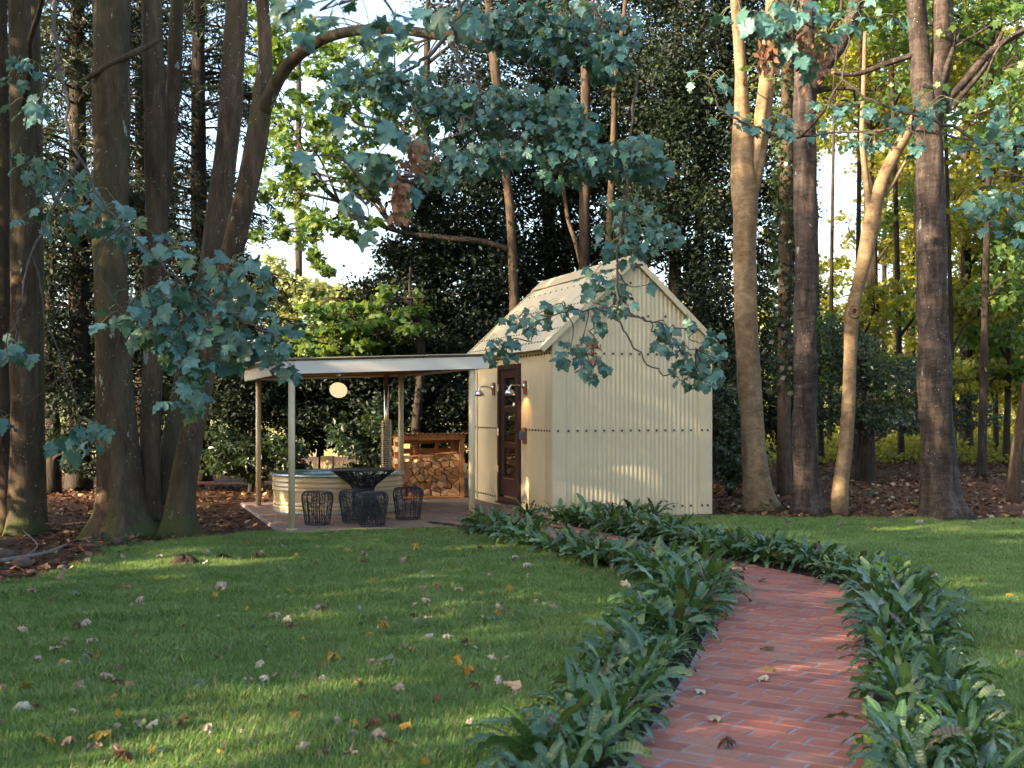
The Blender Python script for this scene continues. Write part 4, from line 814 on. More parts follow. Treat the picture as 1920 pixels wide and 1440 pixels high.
# ---- the leafy sprays that hang in front of everything: each leaf an object
LEAF = {}
def leaf_meshes(mat, n=6, key=None):
    k = key or mat
    if k not in LEAF:
        rg = np.random.default_rng(hash(k) % 1000 if False else len(k)); LEAF[k] = []
        for i in range(n):
            v, f = syc_shape(0, rg, 0.13 * i); a = Acc(); a.add(v, f); LEAF[k].append(a.mesh('leaf', None, True, M[mat]))
    return LEAF[k]
def spray(o, loc, branches, ells, depth, size, mat, seed, nobj=300, seeds=(), thick=0.35, front=0.75, up=0.45):
    """branches: px polylines (px, py, width_px, depth); ells: (cx, cy, rx, ry, n[, depth])"""
    rg = np.random.default_rng(seed); ba = Acc(); pts = []
    for br in branches:
        rows = smooth_path(trunk_world([(b[0], b[1], b[2], b[3] if len(b) > 3 else depth) for b in br], depth), 7)
        rows[1:-1, :3] += rg.normal(0, 0.012, (len(rows) - 2, 3)); tube(rows[:, :3], np.maximum(rows[:, 3], 0.003), 7, ba, False, 0.06, seed); pts.append(rows[:, :3])
    pts = np.vstack(pts); allp = []
    for e in ells:
        d = e[5] if len(e) > 5 else depth; c = P(e[0], e[1], d); k = np.argmin(np.linalg.norm(pts - c, axis=1)); m_ = (pts[k] + c) / 2 + rg.normal(0, .04, 3) + [0, 0, .04]
        tw = smooth_path([pts[k], m_, c + [0, 0, .02]], 5); tube(tw, np.linspace(0.006, 0.003, len(tw)), 4, ba, False)
        n = int(e[4]); an = rg.uniform(0, 6.28, n); rr = np.sqrt(rg.uniform(0, 1, n)); pos = c + np.stack([e[2] / F * d * rr * np.cos(an), rg.uniform(-thick, thick, n), e[3] / F * d * rr * np.sin(an)], 1)
        for q in pos: allp.append((q, tw))
    n = len(allp); order = rg.permutation(n); N = rg.normal(0, 0.55, (n, 3)) + [0, -front, up]; N /= np.linalg.norm(N, axis=1)[:, None]
    T = np.zeros((n, 3)); sz = size * rg.uniform(.62, 1.15, n); pa = Acc(); ra = Acc(); me = leaf_meshes(mat)
    branch = part('branch', ba, M['twig'], o, True, loc)
    for q, i in enumerate(order):
        pos, tw = allp[i]; t = tw[np.argmin(np.linalg.norm(tw - pos, axis=1))]; dv = pos - t; dv = dv / (np.linalg.norm(dv) + 1e-6)
        T_ = dv * 0.5 + np.array([rg.normal(0, .35), rg.normal(-.1, .2), -0.75]); T_ -= N[i] * T_.dot(N[i]); T_ /= np.linalg.norm(T_); S_ = np.cross(T_, N[i])
        ln = np.linalg.norm(pos - t); 
        if ln > 0.02: pm = (pos + t) / 2 + [0, 0, 0.25 * ln]; tube(smooth_path([t, pm, pos], 3), 0.0019, 3, pa, False)
        if q < nobj:
            l = link('leaf', me[q % len(me)], branch); mt = Matrix(((S_[0], T_[0], N[i][0], 0), (S_[1], T_[1], N[i][1], 0), (S_[2], T_[2], N[i][2], 0), (0, 0, 0, 1)))
            l.matrix_local = Matrix.Translation(Vector(pos - loc)) @ mt @ Matrix.Scale(sz[i], 4)
        else:
            v, f = syc_shape(0, rg, 0.13 * (q % 6)); scatter(ra, pos[None], sz[i:i + 1], v, f, (S_[None], T_[None], N[i][None]), rg.random(1))
    if pa.n: part('leaf_stalks', pa, M['stalk'], branch, True, loc, 'stuff')
    if ra.n: part('leaves', ra, M[mat], branch, True, loc, 'stuff')
    for (cx_, cy_, r_, n_, d_) in seeds:
        sa = Acc(); pos = P(cx_, cy_, d_) + rg.normal(0, 0.5, (n_, 3)) * np.array([.5, .5, 1.0]) * r_ / F * d_; fr_ = frames(n_, rg, .1, .8, .6, 1.6); scatter(sa, pos, 0.045 * rg.uniform(.7, 1.2, n_), OVAL_V, OVAL_F, fr_, rg.random(n_))
        k = np.argmin(np.linalg.norm(pts - P(cx_, cy_, d_), axis=1)); tube(smooth_path([pts[k], (pts[k] + P(cx_, cy_, d_)) / 2, P(cx_, cy_, d_)], 3), 0.002, 3, sa, False); part('seed_cluster', sa, M['seed'], branch, False, loc, 'stuff')

# ---- left clump: one many-stemmed sycamore whose limb reaches over the lawn
D = 15.1
T2 = [(233, 1012, 118), (230, 950, 92), (222, 850, 78), (214, 700, 68), (207, 480, 62), (208, 300, 65), (209, 100, 68), (211, -100, 62), (214, -320, 48)]
T3 = [(283, 985, 46, 15.3), (281, 900, 38, 15.3), (284, 780, 38, 15.4), (289, 600, 39, 15.5), (293, 400, 40, 15.5), (290, 200, 40, 15.5), (284, 0, 38, 15.5), (280, -250, 30, 15.5)]
T3b = [(300, 420, 26, 15.6), (318, 260, 25, 15.8), (330, 60, 26, 16), (338, -200, 22, 16)]
T4 = [(296, 985, 46, 15.5), (318, 850, 42, 15.6), (350, 700, 40, 15.7), (386, 540, 41, 15.8), (405, 430, 44, 15.8), (428, 240, 43, 15.9), (445, 0, 40, 16), (455, -250, 32, 16)]
T5 = [(332, 1010, 66), (338, 950, 52), (352, 850, 47), (372, 750, 44), (404, 600, 42), (441, 450, 42), (470, 320, 40), (490, 200, 38), (497, 100, 27), (492, 0, 24), (488, -200, 18)]
big, skel, bl = tree('sycamore_tree', 'many stemmed sycamore with mossy foot and long limb arching over the lawn', (275, 1008), D, [T2, T3, T3b, T4, T5], [], bk='bark_syc', seed=3, flare=0.62, lump=0.06, sides=30)
a, lsp = trunk_acc(trunk_world([(490, 215, 30, 15.1), (530, 135, 26, 14.8), (585, 84, 23, 14.4), (650, 60, 20, 13.8), (740, 55, 17, 13.2), (840, 66, 19, 12.6), (930, 45, 16, 12.0), (1040, -10, 13, 11.6), (1160, -60, 9, 11.4)], D), 14, 0.05, 5); part('limb', a, M['bark_syc'], big, True, bl)
a, _ = trunk_acc(trunk_world([(300, 75, 8, 15.2), (250, 100, 13, 15.0), (205, 120, 12, 14.9), (160, 150, 9, 14.9)], D), 8, 0.05, 6); part('limb', a, M['bark_syc'], big, True, bl)
# root mound
a = Acc(); th = np.linspace(0, 2 * math.pi, 40, endpoint=False)
for (cx_, cy_, r_, h_, sd) in ((275, 985, 0.36, 0.42, 1), ):
    c = G(cx_, 1003); pr = [(r_ * 1.9, 0.0), (r_ * 1.45, 0.10), (r_ * 1.05, 0.24), (r_ * .7, 0.36), (r_ * .3, h_), (0.001, h_ + .02)]; lathe(pr, 28, a, c + [0, .15, 0]); v = a.v[-1]; v += np.random.default_rng(2).normal(0, 0.014, v.shape) + 0.05 * np.sin(v * 9)[:, [1, 0, 2]] * [1, 1, 0]
m, nt, out = newmat('moss'); n1 = noise(nt, coords(nt), 30, 5, .7); n2 = noise(nt, coords(nt), 5, 4); c = ramp(nt, n1, [(.3, (0.028, 0.036, 0.010)), (.7, (0.075, 0.085, 0.022))]); c = mixc(nt, ramp(nt, n2, [(.5, (0, 0, 0)), (.62, (1, 1, 1))]), c, (0.11, 0.085, 0.065)); bsdf(nt, out, c, .95, 0, .1, n1, .9, .03); M['moss'] = m
part('root_mound', a, M['moss'], big, True, bl)
OD = 11.4
O_br = [[(930, 45, 8, 12.0), (1010, 52, 7, 11.7), (1100, 85, 5, 11.4), (1185, 125, 4, 11.3)], [(840, 66, 9, 12.6), (770, 130, 6, 12.0), (690, 165, 4, 11.6)], [(840, 66, 8, 12.6), (900, 180, 6, 11.9), (1000, 235, 5, 11.6), (1100, 275, 5, 11.4), (1195, 300, 4, 11.3), (1240, 325, 3, 11.2)],
        [(900, 180, 5, 11.9), (880, 260, 4, 11.6), (830, 315, 3, 11.5)], [(1195, 140, 5, 11.3), (1180, 260, 5, 11.2), (1170, 380, 5, 11.2), (1160, 480, 5, 11.1), (1155, 570, 4.5, 11.0), (1152, 588, 4, 11.0)], [(1152, 575, 4, 11.0), (1185, 590, 3.5, 11.0), (1220, 603, 3, 11.0), (1262, 612, 2.5, 10.9), (1305, 620, 2, 10.9)],
        [(1152, 588, 4, 11.0), (1180, 640, 3.2, 10.9), (1225, 690, 2.8, 10.9), (1272, 708, 2.4, 10.8)], [(1152, 575, 4, 11.0), (1105, 580, 3, 11.0), (1060, 585, 3, 11.0), (1010, 605, 2.5, 10.9), (990, 640, 2, 10.9)], [(1110, 580, 3, 11), (1112, 640, 2.5, 10.9), (1115, 685, 2, 10.9)], [(1160, 588, 3, 11), (1210, 600, 3, 10.9), (1250, 640, 2.5, 10.9), (1330, 660, 2, 10.8)]]
O_el = [(905, 40, 70, 32, 26), (985, 60, 75, 38, 34), (1065, 85, 65, 42, 34), (1135, 112, 45, 28, 24), (1070, 25, 90, 28, 26), (1160, 55, 40, 35, 10), (690, 150, 70, 40, 26), (760, 165, 60, 45, 26), (835, 190, 60, 40, 26), (905, 215, 55, 40, 24), (965, 195, 55, 36, 20), (1025, 195, 50, 34, 18), (1065, 235, 55, 36, 24), (1005, 262, 60, 38, 24), (1085, 285, 60, 34, 26), (1150, 300, 52, 34, 22), (1200, 290, 36, 42, 15), (1060, 322, 52, 26, 14), (885, 300, 70, 24, 16), (825, 322, 46, 26, 12), (935, 285, 50, 26, 12), (1225, 320, 28, 20, 6),
        (1195, 420, 50, 45, 16), (1150, 430, 38, 46, 13), (1238, 440, 36, 30, 9), (1165, 390, 45, 26, 8), (1185, 472, 50, 24, 12),
        (1112, 520, 30, 22, 6), (1152, 530, 32, 28, 8), (1166, 560, 26, 34, 9), (1112, 572, 24, 26, 6), (1132, 596, 28, 20, 6), (1050, 575, 34, 14, 5), (1012, 592, 36, 16, 5), (972, 602, 30, 14, 5), (940, 652, 34, 28, 12), (1000, 608, 26, 18, 4), (1070, 660, 36, 20, 9), (1110, 688, 30, 24, 9), (1092, 640, 24, 20, 4),
        (1242, 620, 24, 14, 5), (1256, 642, 28, 22, 7), (1292, 604, 14, 16, 3), (1296, 700, 42, 22, 12), (1332, 652, 26, 34, 10), (1346, 684, 24, 24, 7), (1320, 716, 16, 14, 4), (1290, 672, 30, 18, 5), (1230, 535, 10, 10, 1)]
O_el = [(*e[:4], e[4] * (3.6 if e[1] < 340 else 2.1), *e[5:]) for e in O_el]
spray(big, bl, O_br, O_el, OD, 0.110, 'leaf_teal', 31, 300, ((1112, 655, 24, 40, 10.9), (1120, 25, 40, 50, 11.3)), 0.30)

# ---- far left twin sycamore; its low boughs hang in front of the clump
twin, sk1, tl = tree('sycamore_tree', 'twin stemmed grey sycamore at the lawn edge with low hanging teal boughs', (40, 1006), 15.35, [[(48, 1006, 78), (46, 960, 60), (46, 800, 52), (45, 600, 50), (42, 300, 44), (37, 0, 40), (30, -300, 34)], [(8, 1002, 52, 15.6), (6, 900, 36, 15.6), (6, 600, 34, 15.6), (2, 200, 30, 15.6), (-6, -200, 26, 15.6)], [(72, 985, 30, 16.6), (70, 700, 26, 16.6), (68, 300, 24, 16.6), (62, 0, 22, 16.6), (58, -200, 20, 16.6)]], [], bk='bark_syc', seed=9, flare=0.3)
L_br = [[(42, 200, 14, 15.2), (90, -60, 8, 12.5), (110, 120, 6.5, 10.6), (150, 300, 5.5, 9.9), (230, 420, 4.5, 9.4), (330, 520, 4, 9.0), (430, 585, 3.5, 8.8), (540, 640, 3, 8.6)], [(330, 520, 4, 9.0), (345, 640, 3, 8.9), (362, 740, 2.5, 8.8)], [(150, 300, 5, 9.9), (60, 480, 4, 8.9), (40, 560, 3, 8.4), (28, 640, 2, 8.2)], [(60, 480, 4, 8.9), (110, 660, 3, 8.8), (150, 790, 2.5, 8.7)], [(230, 420, 4, 9.4), (180, 500, 3, 9.2), (235, 590, 2.5, 9.1)], [(110, 120, 5, 10.6), (60, 200, 4, 10.4), (20, 300, 3, 10.2)], [(40, 560, 2.5, 8.4), (0, 700, 2, 8.2), (-5, 780, 2, 8.2)]]
L_el = [(480, 520, 50, 34, 10), (430, 500, 46, 28, 8), (380, 530, 50, 30, 9), (330, 560, 60, 34, 14), (265, 555, 55, 26, 9), (240, 600, 36, 22, 6), (380, 620, 70, 44, 22), (300, 622, 52, 34, 12), (465, 610, 70, 44, 24), (530, 625, 36, 34, 10), (505, 660, 40, 28, 9), (345, 692, 52, 34, 12), (300, 650, 34, 22, 5), (410, 665, 50, 24, 8), (362, 752, 36, 24, 8), (545, 690, 16, 12, 2), (430, 565, 60, 34, 14), (165, 800, 34, 18, 7), (150, 836, 34, 18, 6), (32, 652, 28, 24, 7), (4, 790, 16, 8, 2), (110, 345, 60, 28, 16, 10.4), (190, 400, 55, 24, 14, 9.8), (60, 310, 46, 24, 9, 10.2), (250, 440, 50, 22, 10, 9.5), (60, 200, 40, 26, 8, 10.4), (40, 130, 40, 30, 8, 10.6), (110, 420, 60, 24, 9, 9.6), (330, 470, 60, 20, 9, 9.2)]
spray(twin, tl, L_br, [(*e[:4], e[4] * 1.55, *e[5:]) for e in L_el], 9.0, 0.132, 'leaf_teal', 37, 300, ((375, 650, 22, 24, 8.9),), 0.28, 0.6, 0.6)

# ---- a sycamore beside the viewpoint, only its nearest boughs show
nb = np.array([-2.9, 1.2, 0.0]); nt_ = thing('sycamore_tree', 'near sycamore showing only drooping boughs with brown winged seeds', 'tree', nb)
a, _ = trunk_acc([[-2.9, 1.2, 0, .26], [-2.85, 1.25, 2, .22], [-2.7, 1.4, 5, .19], [-2.5, 1.6, 8.5, .12]], 18, .05, 4, .4); part('trunk', a, M['bark_syc'], nt_, True, nb)
def px_of(p): return (CX + p[0] / p[1] * F, HZ - (p[2] - CAMZ) / p[1] * F)
q0 = px_of(np.array([-2.6, 1.5, 4.8])); 
N_br = [[(q0[0], q0[1], 260, 1.5), (-200, -1500, 60, 3.0), (500, -500, 18, 4.4), (845, -60, 7, 5.0), (850, 50, 6, 5.0), (872, 90, 5.5, 5.0), (903, 155, 5.5, 5.0), (893, 200, 5, 5.0), (860, 240, 4.5, 5.0), (828, 275, 4, 5.0)], [(880, 115, 4, 5.0), (842, 158, 3.5, 5.0), (800, 196, 3, 5.0), (740, 235, 2.5, 4.9)], [(845, -60, 6, 5.0), (720, -30, 4, 4.9), (600, 20, 3, 4.8)], [(740, 235, 3, 4.9), (700, 330, 2.5, 4.8), (685, 420, 2, 4.8)],
        [(845, -60, 6, 5.0), (1150, -160, 8, 5.6), (1440, -60, 7, 6.0), (1490, 40, 5, 6.0), (1470, 100, 3, 6.0)], [(1490, 40, 4, 6.0), (1540, 60, 3, 6.0), (1565, 110, 2, 6.0)], [(828, 275, 3, 5), (790, 300, 2.5, 5), (760, 330, 2, 4.9)]]
N_el = [(690, 300, 24, 30, 5, 4.9), (662, 372, 14, 18, 3, 4.8), (690, 422, 8, 6, 1, 4.8), (735, 330, 30, 22, 5, 4.9), (722, 245, 30, 18, 4, 4.9), (800, 262, 34, 16, 4, 5), (770, 350, 20, 20, 3, 4.9), (645, 215, 24, 16, 3, 4.8), (610, 185, 14, 10, 2, 4.8), (730, 55, 40, 26, 6, 4.9), (560, 25, 40, 20, 5, 4.8), (640, 25, 50, 24, 6, 4.8), (790, 40, 36, 26, 5, 5), (850, 20, 30, 18, 3, 5), (585, 300, 14, 16, 2, 4.8),
        (1380, 25, 30, 14, 3, 6), (1440, 30, 40, 26, 7, 6), (1500, 25, 50, 26, 9, 6), (1460, 75, 46, 26, 8, 6), (1520, 90, 36, 26, 6, 6), (1560, 60, 30, 24, 4, 6), (1500, 115, 40, 16, 4, 6), (1425, 60, 24, 16, 3, 6)]
spray(nt_, nb, N_br, [(*e[:4], e[4] * 1.3, *e[5:]) for e in N_el], 5.0, 0.100, 'leaf_teal', 41, 300, ((780, 285, 46, 60, 4.95), (750, 385, 34, 60, 4.85), (742, 345, 26, 30, 4.85), (1440, 95, 44, 80, 6), (1500, 70, 60, 60, 6), (1545, 100, 40, 30, 6)), 0.16, 0.7, 0.5)

# ---- right hand trunks
EX = lambda px, d, zc, rx, ry, rz, n: ((px - CX) / F * d, d, zc, rx, ry, rz, n)
tree('maple_tree', 'pale smooth barked maple forking high beside the shed gable', (1425, 957), 19.05, [[(1428, 957, 66), (1420, 920, 54), (1413, 840, 46), (1404, 700, 43), (1399, 600, 42), (1396, 480, 43), (1397, 380, 50), (1394, 300, 44), (1391, 200, 28), (1387, 100, 21), (1380, 0, 20), (1374, -250, 15)], [(1402, 380, 34), (1420, 290, 32), (1432, 200, 30), (1440, 120, 29), (1449, 0, 25), (1462, -250, 18)]], [(1400, 160, 70, 22, 26), (1440, 240, 60, 16, 24)], 'leaf_green', bk='bark_pale', seed=12, flare=0.28, extra=[EX(1400, 19, 10.2, 2.2, 2.2, 1.6, 900)], sides=26, lump=0.09)
cher = tree('cherry_tree', 'dark banded cherry trunk between the pale maple and the slim leaning trunk', (1515, 966), 18.25, [[(1517, 966, 66), (1514, 930, 54), (1510, 840, 46), (1509, 660, 42), (1512, 480, 43), (1510, 300, 43), (1508, 140, 40), (1512, 0, 32), (1518, -250, 24)], [(1512, 175, 34), (1545, 125, 29), (1580, 75, 28), (1602, 20, 27), (1625, -150, 20)]], [(1560, 190, 60, 26, 40), (1640, 170, 60, 30, 40)], 'leaf_green', bk='bark_cherry', seed=13, extra=[EX(1530, 18, 10.0, 2.4, 2.2, 1.6, 900)], sides=26, lump=0.09)
tree('young_maple_tree', 'slim pale trunk leaning right with a sawn knot halfway up', (1573, 966), 18.2, [[(1571, 966, 34), (1577, 900, 29), (1585, 840, 27), (1591, 750, 25), (1594, 660, 24), (1597, 595, 29), (1606, 550, 24), (1621, 485, 28), (1634, 420, 31), (1642, 380, 28), (1656, 335, 24), (1680, 285, 23), (1703, 245, 20), (1730, 190, 14)], [(1634, 415, 18), (1624, 340, 12), (1617, 260, 11), (1619, 170, 9), (1622, 60, 7)], [(1640, 385, 10), (1670, 350, 9), (1700, 300, 7), (1735, 270, 5)]], [], 'leaf_green', bk='bark_pale', seed=14, flare=0.1)
R4 = tree('cherry_tree', 'stout rough banded cherry trunk standing alone at the lawn edge', (1768, 976), 17.35, [[(1769, 976, 84), (1764, 930, 70), (1758, 840, 64), (1752, 700, 60), (1748, 560, 56), (1744, 400, 54), (1741, 280, 52), (1734, 180, 46), (1724, 100, 36), (1718, 0, 34), (1712, -250, 24)], [(1742, 240, 44), (1756, 160, 38), (1766, 90, 36), (1768, 0, 35), (1772, -250, 24)], [(1762, 200, 16), (1810, 150, 15), (1860, 95, 13), (1925, 55, 12), (2020, 0, 9)], [(1775, 210, 12), (1815, 165, 11), (1850, 120, 9), (1880, 60, 7)], [(1722, 100, 12), (1660, 120, 10), (1600, 140, 8), (1545, 132, 6)]], [(1830, 215, 80, 36, 60), (1880, 130, 60, 50, 50), (1660, 225, 60, 24, 30), (1800, 60, 70, 40, 50)], 'leaf_green', bk='bark_cherry', seed=15, extra=[EX(1760, 17.3, 9.6, 2.4, 2.2, 1.6, 900)], sides=28, lump=0.10)
o, sk_, loc_ = tree('young_maple_tree', 'slender brown trunk leaning out at the edge of the wood', (1900, 946), 20.2, [[(1899, 946, 27), (1903, 880, 23), (1910, 830, 22), (1922, 750, 20), (1950, 600, 17), (1990, 400, 13), (2030, 200, 9)]], [(1890, 330, 60, 60, 60), (1960, 200, 60, 80, 80)], 'leaf_green', bk='bark_mid', seed=16, flare=0.15)
yk = [o for o in bpy.data.objects if o.name.startswith('young_maple_tree')][0]
a = Acc(); th = np.linspace(0, 2 * math.pi, 21)[:-1]
for (r_, w_) in ((.075, .022), (.045, .016)): tube(P(1598, 585, 18.2) + np.stack([r_ * np.cos(th), -.11 + 0 * th - .01 * (r_ < .05), r_ * 1.1 * np.sin(th)], 1), w_, 7, a, closed=True)
k_ = part('knot', a, M['bark_pale'], yk, True, yk.location); part('cut_face', lathe([(.001, 0), (.04, 0), (.045, -.02)], 14), M['bark_mid'], k_, True).matrix_local = Matrix.Translation(Vector(P(1598, 585, 18.2)) + Vector((0, -.115, 0)) - yk.location) @ Matrix.Rotation(R(90), 4, 'X')
# boughs of teal leaves crossing the right trunks
rb, skr, rl = tree('sycamore_tree', 'sycamore with lichened boughs of teal leaves crossing the cherry trunks', (2230, 1000), 14.6, [[(2230, 1000, 80), (2225, 800, 66), (2215, 400, 60), (2200, 0, 54), (2190, -350, 44)]], [], bk='bark_syc', seed=18, extra=[(7.6, 14.6, 9.0, 2.6, 2.6, 2.0, 1500)], leaf='leaf_green')
R_br = [[(2205, -60, 16, 14.4), (2080, 60, 14, 14.0), (1980, 250, 9, 13.6), (1850, 268, 6, 13.4), (1790, 240, 6, 13.4), (1720, 216, 5.5, 13.4), (1640, 190, 5, 13.5), (1580, 150, 4, 13.6)], [(1850, 268, 4, 13.4), (1780, 255, 4, 13.4), (1740, 240, 3, 13.4)], [(1980, 250, 6, 13.6), (1920, 330, 4, 13.2), (1880, 390, 3, 13.0)], [(1580, 150, 4, 13.6), (1500, 256, 5, 14.4), (1420, 240, 5, 14.6), (1350, 205, 4, 14.8)], [(1620, 250, 4, 13.8), (1690, 240, 4, 13.6), (1500, 256, 4, 14.4)]]
R_el = [(1852, 268, 46, 20, 14, 13.4), (1900, 245, 40, 24, 12, 13.3), (1870, 300, 40, 22, 10, 13.3), (1838, 382, 42, 26, 12, 13.1), (1890, 410, 34, 32, 14, 13.0), (1885, 355, 30, 20, 8, 13.1), (1905, 440, 24, 16, 5, 13), (1745, 205, 52, 20, 12, 13.4), (1700, 232, 40, 16, 9, 13.5), (1660, 215, 36, 16, 7, 13.5), (1600, 30, 34, 22, 8, 13.6), (1680, 35, 40, 16, 6, 13.5), (1430, 232, 50, 14, 9, 14.5), (1370, 215, 40, 14, 7, 14.7), (1500, 245, 40, 12, 6, 14.4), (1330, 150, 40, 24, 7, 14.8), (1560, 205, 40, 24, 7, 13.8), (1640, 265, 40, 20, 8, 13.7), (1715, 270, 36, 18, 7, 13.5), (1890, 180, 36, 30, 9, 13.4)]
R_br.append([(1580, 150, 4, 13.6), (1590, 80, 3, 13.6), (1600, 35, 2, 13.6), (1680, 32, 2, 13.5)]); R_br.append([(1350, 205, 3, 14.8), (1330, 150, 2, 14.8)])
spray(rb, rl, R_br, [(*e[:4], e[4] * 1.5, *e[5:]) for e in R_el], 13.4, 0.135, 'leaf_teal', 47, 300, (), 0.3, 0.6, 0.55)

# ---- slender trunks and the sycamore behind the shed
tree('sycamore_tree', 'sycamore behind the shed with bare brown trunk and long dark limb to the left', (966, 920), 23.5, [[(966, 918, 26), (965, 700, 20), (963, 540, 18), (957, 405, 17), (947, 308, 16), (938, 215, 17), (926, 110, 18), (916, 0, 17), (905, -200, 12)], [(962, 470, 11), (900, 452, 11), (820, 445, 10), (740, 432, 9), (660, 395, 8), (610, 355, 9), (560, 300, 7), (520, 260, 5)], [(740, 432, 7), (690, 370, 5), (640, 340, 4), (560, 345, 3)], [(660, 395, 6), (600, 420, 5), (540, 430, 3)], [(926, 100, 9), (860, 60, 7), (760, 90, 5), (640, 150, 4)]],
     [(515, 150, 46, 46, 90), (560, 250, 62, 46, 150), (612, 330, 70, 46, 170), (535, 335, 40, 50, 100), (590, 440, 40, 50, 150), (640, 260, 60, 36, 110), (700, 335, 56, 40, 130), (610, 165, 70, 40, 140), (700, 215, 50, 50, 130), (505, 430, 30, 40, 70), (660, 130, 60, 40, 120), (760, 230, 60, 60, 160), (540, 60, 50, 40, 90), (640, 420, 36, 36, 70), (600, 500, 40, 16, 36), (560, 120, 60, 40, 60), (640, 60, 70, 40, 70), (480, 330, 30, 60, 40), (480, 60, 40, 50, 50), (740, 130, 60, 60, 70), (720, 400, 50, 30, 50)], 'leaf_green', bk='bark_mid', seed=22, rd=1.4, density=3.6, limbdark=True, flare=0.1, lump=0.03, size=0.13, sides=12)
tree('slender_tree', 'slender pale double trunk rising behind the shed ridge', (1096, 915), 24.4, [[(1096, 915, 24), (1096, 700, 21), (1096, 489, 20), (1096, 385, 20), (1098, 200, 19), (1097, 60, 16), (1096, -150, 12)], [(1092, 500, 11), (1078, 450, 9), (1066, 415, 8), (1057, 360, 8), (1046, 290, 7), (1030, 180, 6)]], [], bk='bark_mid', seed=23, flare=0.1, sides=12, lump=0.03)
tree('slender_tree', 'slender reddish trunk behind the shed leaning slightly right', (1142, 915), 24.0, [[(1140, 917, 18), (1141, 700, 16), (1142, 490, 15), (1145, 385, 14), (1150, 270, 12), (1154, 150, 11), (1166, 60, 9), (1180, -60, 7)]], [], bk='bark_mid', seed=24, flare=0.1, sides=10, lump=0.03)
for (px, w_, lab, lean) in ((1030, 15, 'dark slim trunk behind the shed roof', -14), (1064, 20, 'dark thick trunk in the shade behind the shed roof', -6), (1312, 20, 'dark ivy clad trunk in shade behind the gable', 2)):
    tree('shaded_tree', lab, (px, 905), 26.2, [[(px, 905, w_ * 1.2), (px - 2, 600, w_), (px + lean * .6, 300, w_ * .9), (px + lean, 0, w_ * .8)]], [], bk='bark_dim', seed=px, flare=.1, sides=10)
# ---- dark evergreens behind
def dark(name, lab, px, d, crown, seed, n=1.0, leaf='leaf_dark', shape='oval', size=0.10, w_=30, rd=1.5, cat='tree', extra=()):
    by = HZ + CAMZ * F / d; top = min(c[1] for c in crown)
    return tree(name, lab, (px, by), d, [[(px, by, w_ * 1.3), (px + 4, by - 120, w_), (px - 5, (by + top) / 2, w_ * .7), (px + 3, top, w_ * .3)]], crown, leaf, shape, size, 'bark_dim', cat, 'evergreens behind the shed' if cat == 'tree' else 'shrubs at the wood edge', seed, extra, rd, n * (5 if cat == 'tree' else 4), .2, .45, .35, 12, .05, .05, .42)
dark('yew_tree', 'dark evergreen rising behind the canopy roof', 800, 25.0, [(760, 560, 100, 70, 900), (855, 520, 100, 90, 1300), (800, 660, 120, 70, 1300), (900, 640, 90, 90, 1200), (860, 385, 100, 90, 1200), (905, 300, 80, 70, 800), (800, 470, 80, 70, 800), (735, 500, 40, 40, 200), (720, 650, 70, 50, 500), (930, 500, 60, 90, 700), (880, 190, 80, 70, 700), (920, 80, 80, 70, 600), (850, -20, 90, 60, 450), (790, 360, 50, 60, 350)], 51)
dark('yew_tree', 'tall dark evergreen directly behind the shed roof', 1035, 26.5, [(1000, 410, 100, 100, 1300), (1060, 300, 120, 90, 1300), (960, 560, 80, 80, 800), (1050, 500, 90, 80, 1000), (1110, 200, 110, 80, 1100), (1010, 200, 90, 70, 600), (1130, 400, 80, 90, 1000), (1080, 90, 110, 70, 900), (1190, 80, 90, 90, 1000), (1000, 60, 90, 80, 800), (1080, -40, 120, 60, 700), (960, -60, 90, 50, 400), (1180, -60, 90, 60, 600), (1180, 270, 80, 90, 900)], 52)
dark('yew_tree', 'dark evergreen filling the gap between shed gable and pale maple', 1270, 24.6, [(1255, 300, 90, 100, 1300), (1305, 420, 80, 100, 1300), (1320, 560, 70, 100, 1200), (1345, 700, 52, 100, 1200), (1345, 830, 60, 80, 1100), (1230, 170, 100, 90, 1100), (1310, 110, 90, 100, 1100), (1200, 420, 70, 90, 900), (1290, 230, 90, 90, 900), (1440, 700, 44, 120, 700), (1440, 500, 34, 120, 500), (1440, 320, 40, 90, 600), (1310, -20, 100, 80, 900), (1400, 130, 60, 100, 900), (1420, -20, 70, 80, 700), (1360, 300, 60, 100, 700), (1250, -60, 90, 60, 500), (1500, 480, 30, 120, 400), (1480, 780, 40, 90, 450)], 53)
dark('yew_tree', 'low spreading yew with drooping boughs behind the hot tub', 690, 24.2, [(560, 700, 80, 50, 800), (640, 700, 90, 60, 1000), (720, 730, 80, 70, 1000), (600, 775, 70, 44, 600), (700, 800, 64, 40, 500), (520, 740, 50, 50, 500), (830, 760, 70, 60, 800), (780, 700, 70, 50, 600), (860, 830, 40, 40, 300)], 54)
tree('maple_tree', 'leafy green maple boughs spreading above the canopy roof', (770, 925), 22.8, [[(775, 925, 22), (780, 800, 18), (790, 650, 15), (760, 560, 9), (700, 590, 6)], [(790, 650, 9), (730, 620, 7), (650, 640, 5)], [(790, 660, 9), (770, 560, 7), (770, 500, 5)]], [(615, 600, 80, 36, 260), (690, 620, 70, 40, 280), (745, 560, 50, 50, 220), (560, 635, 50, 26, 130), (640, 655, 70, 24, 150), (770, 610, 50, 36, 150), (580, 590, 30, 30, 60)], 'leaf_green', bk='bark_dim', seed=56, rd=0.8, size=.13, density=2.2, flare=.1, sides=10)
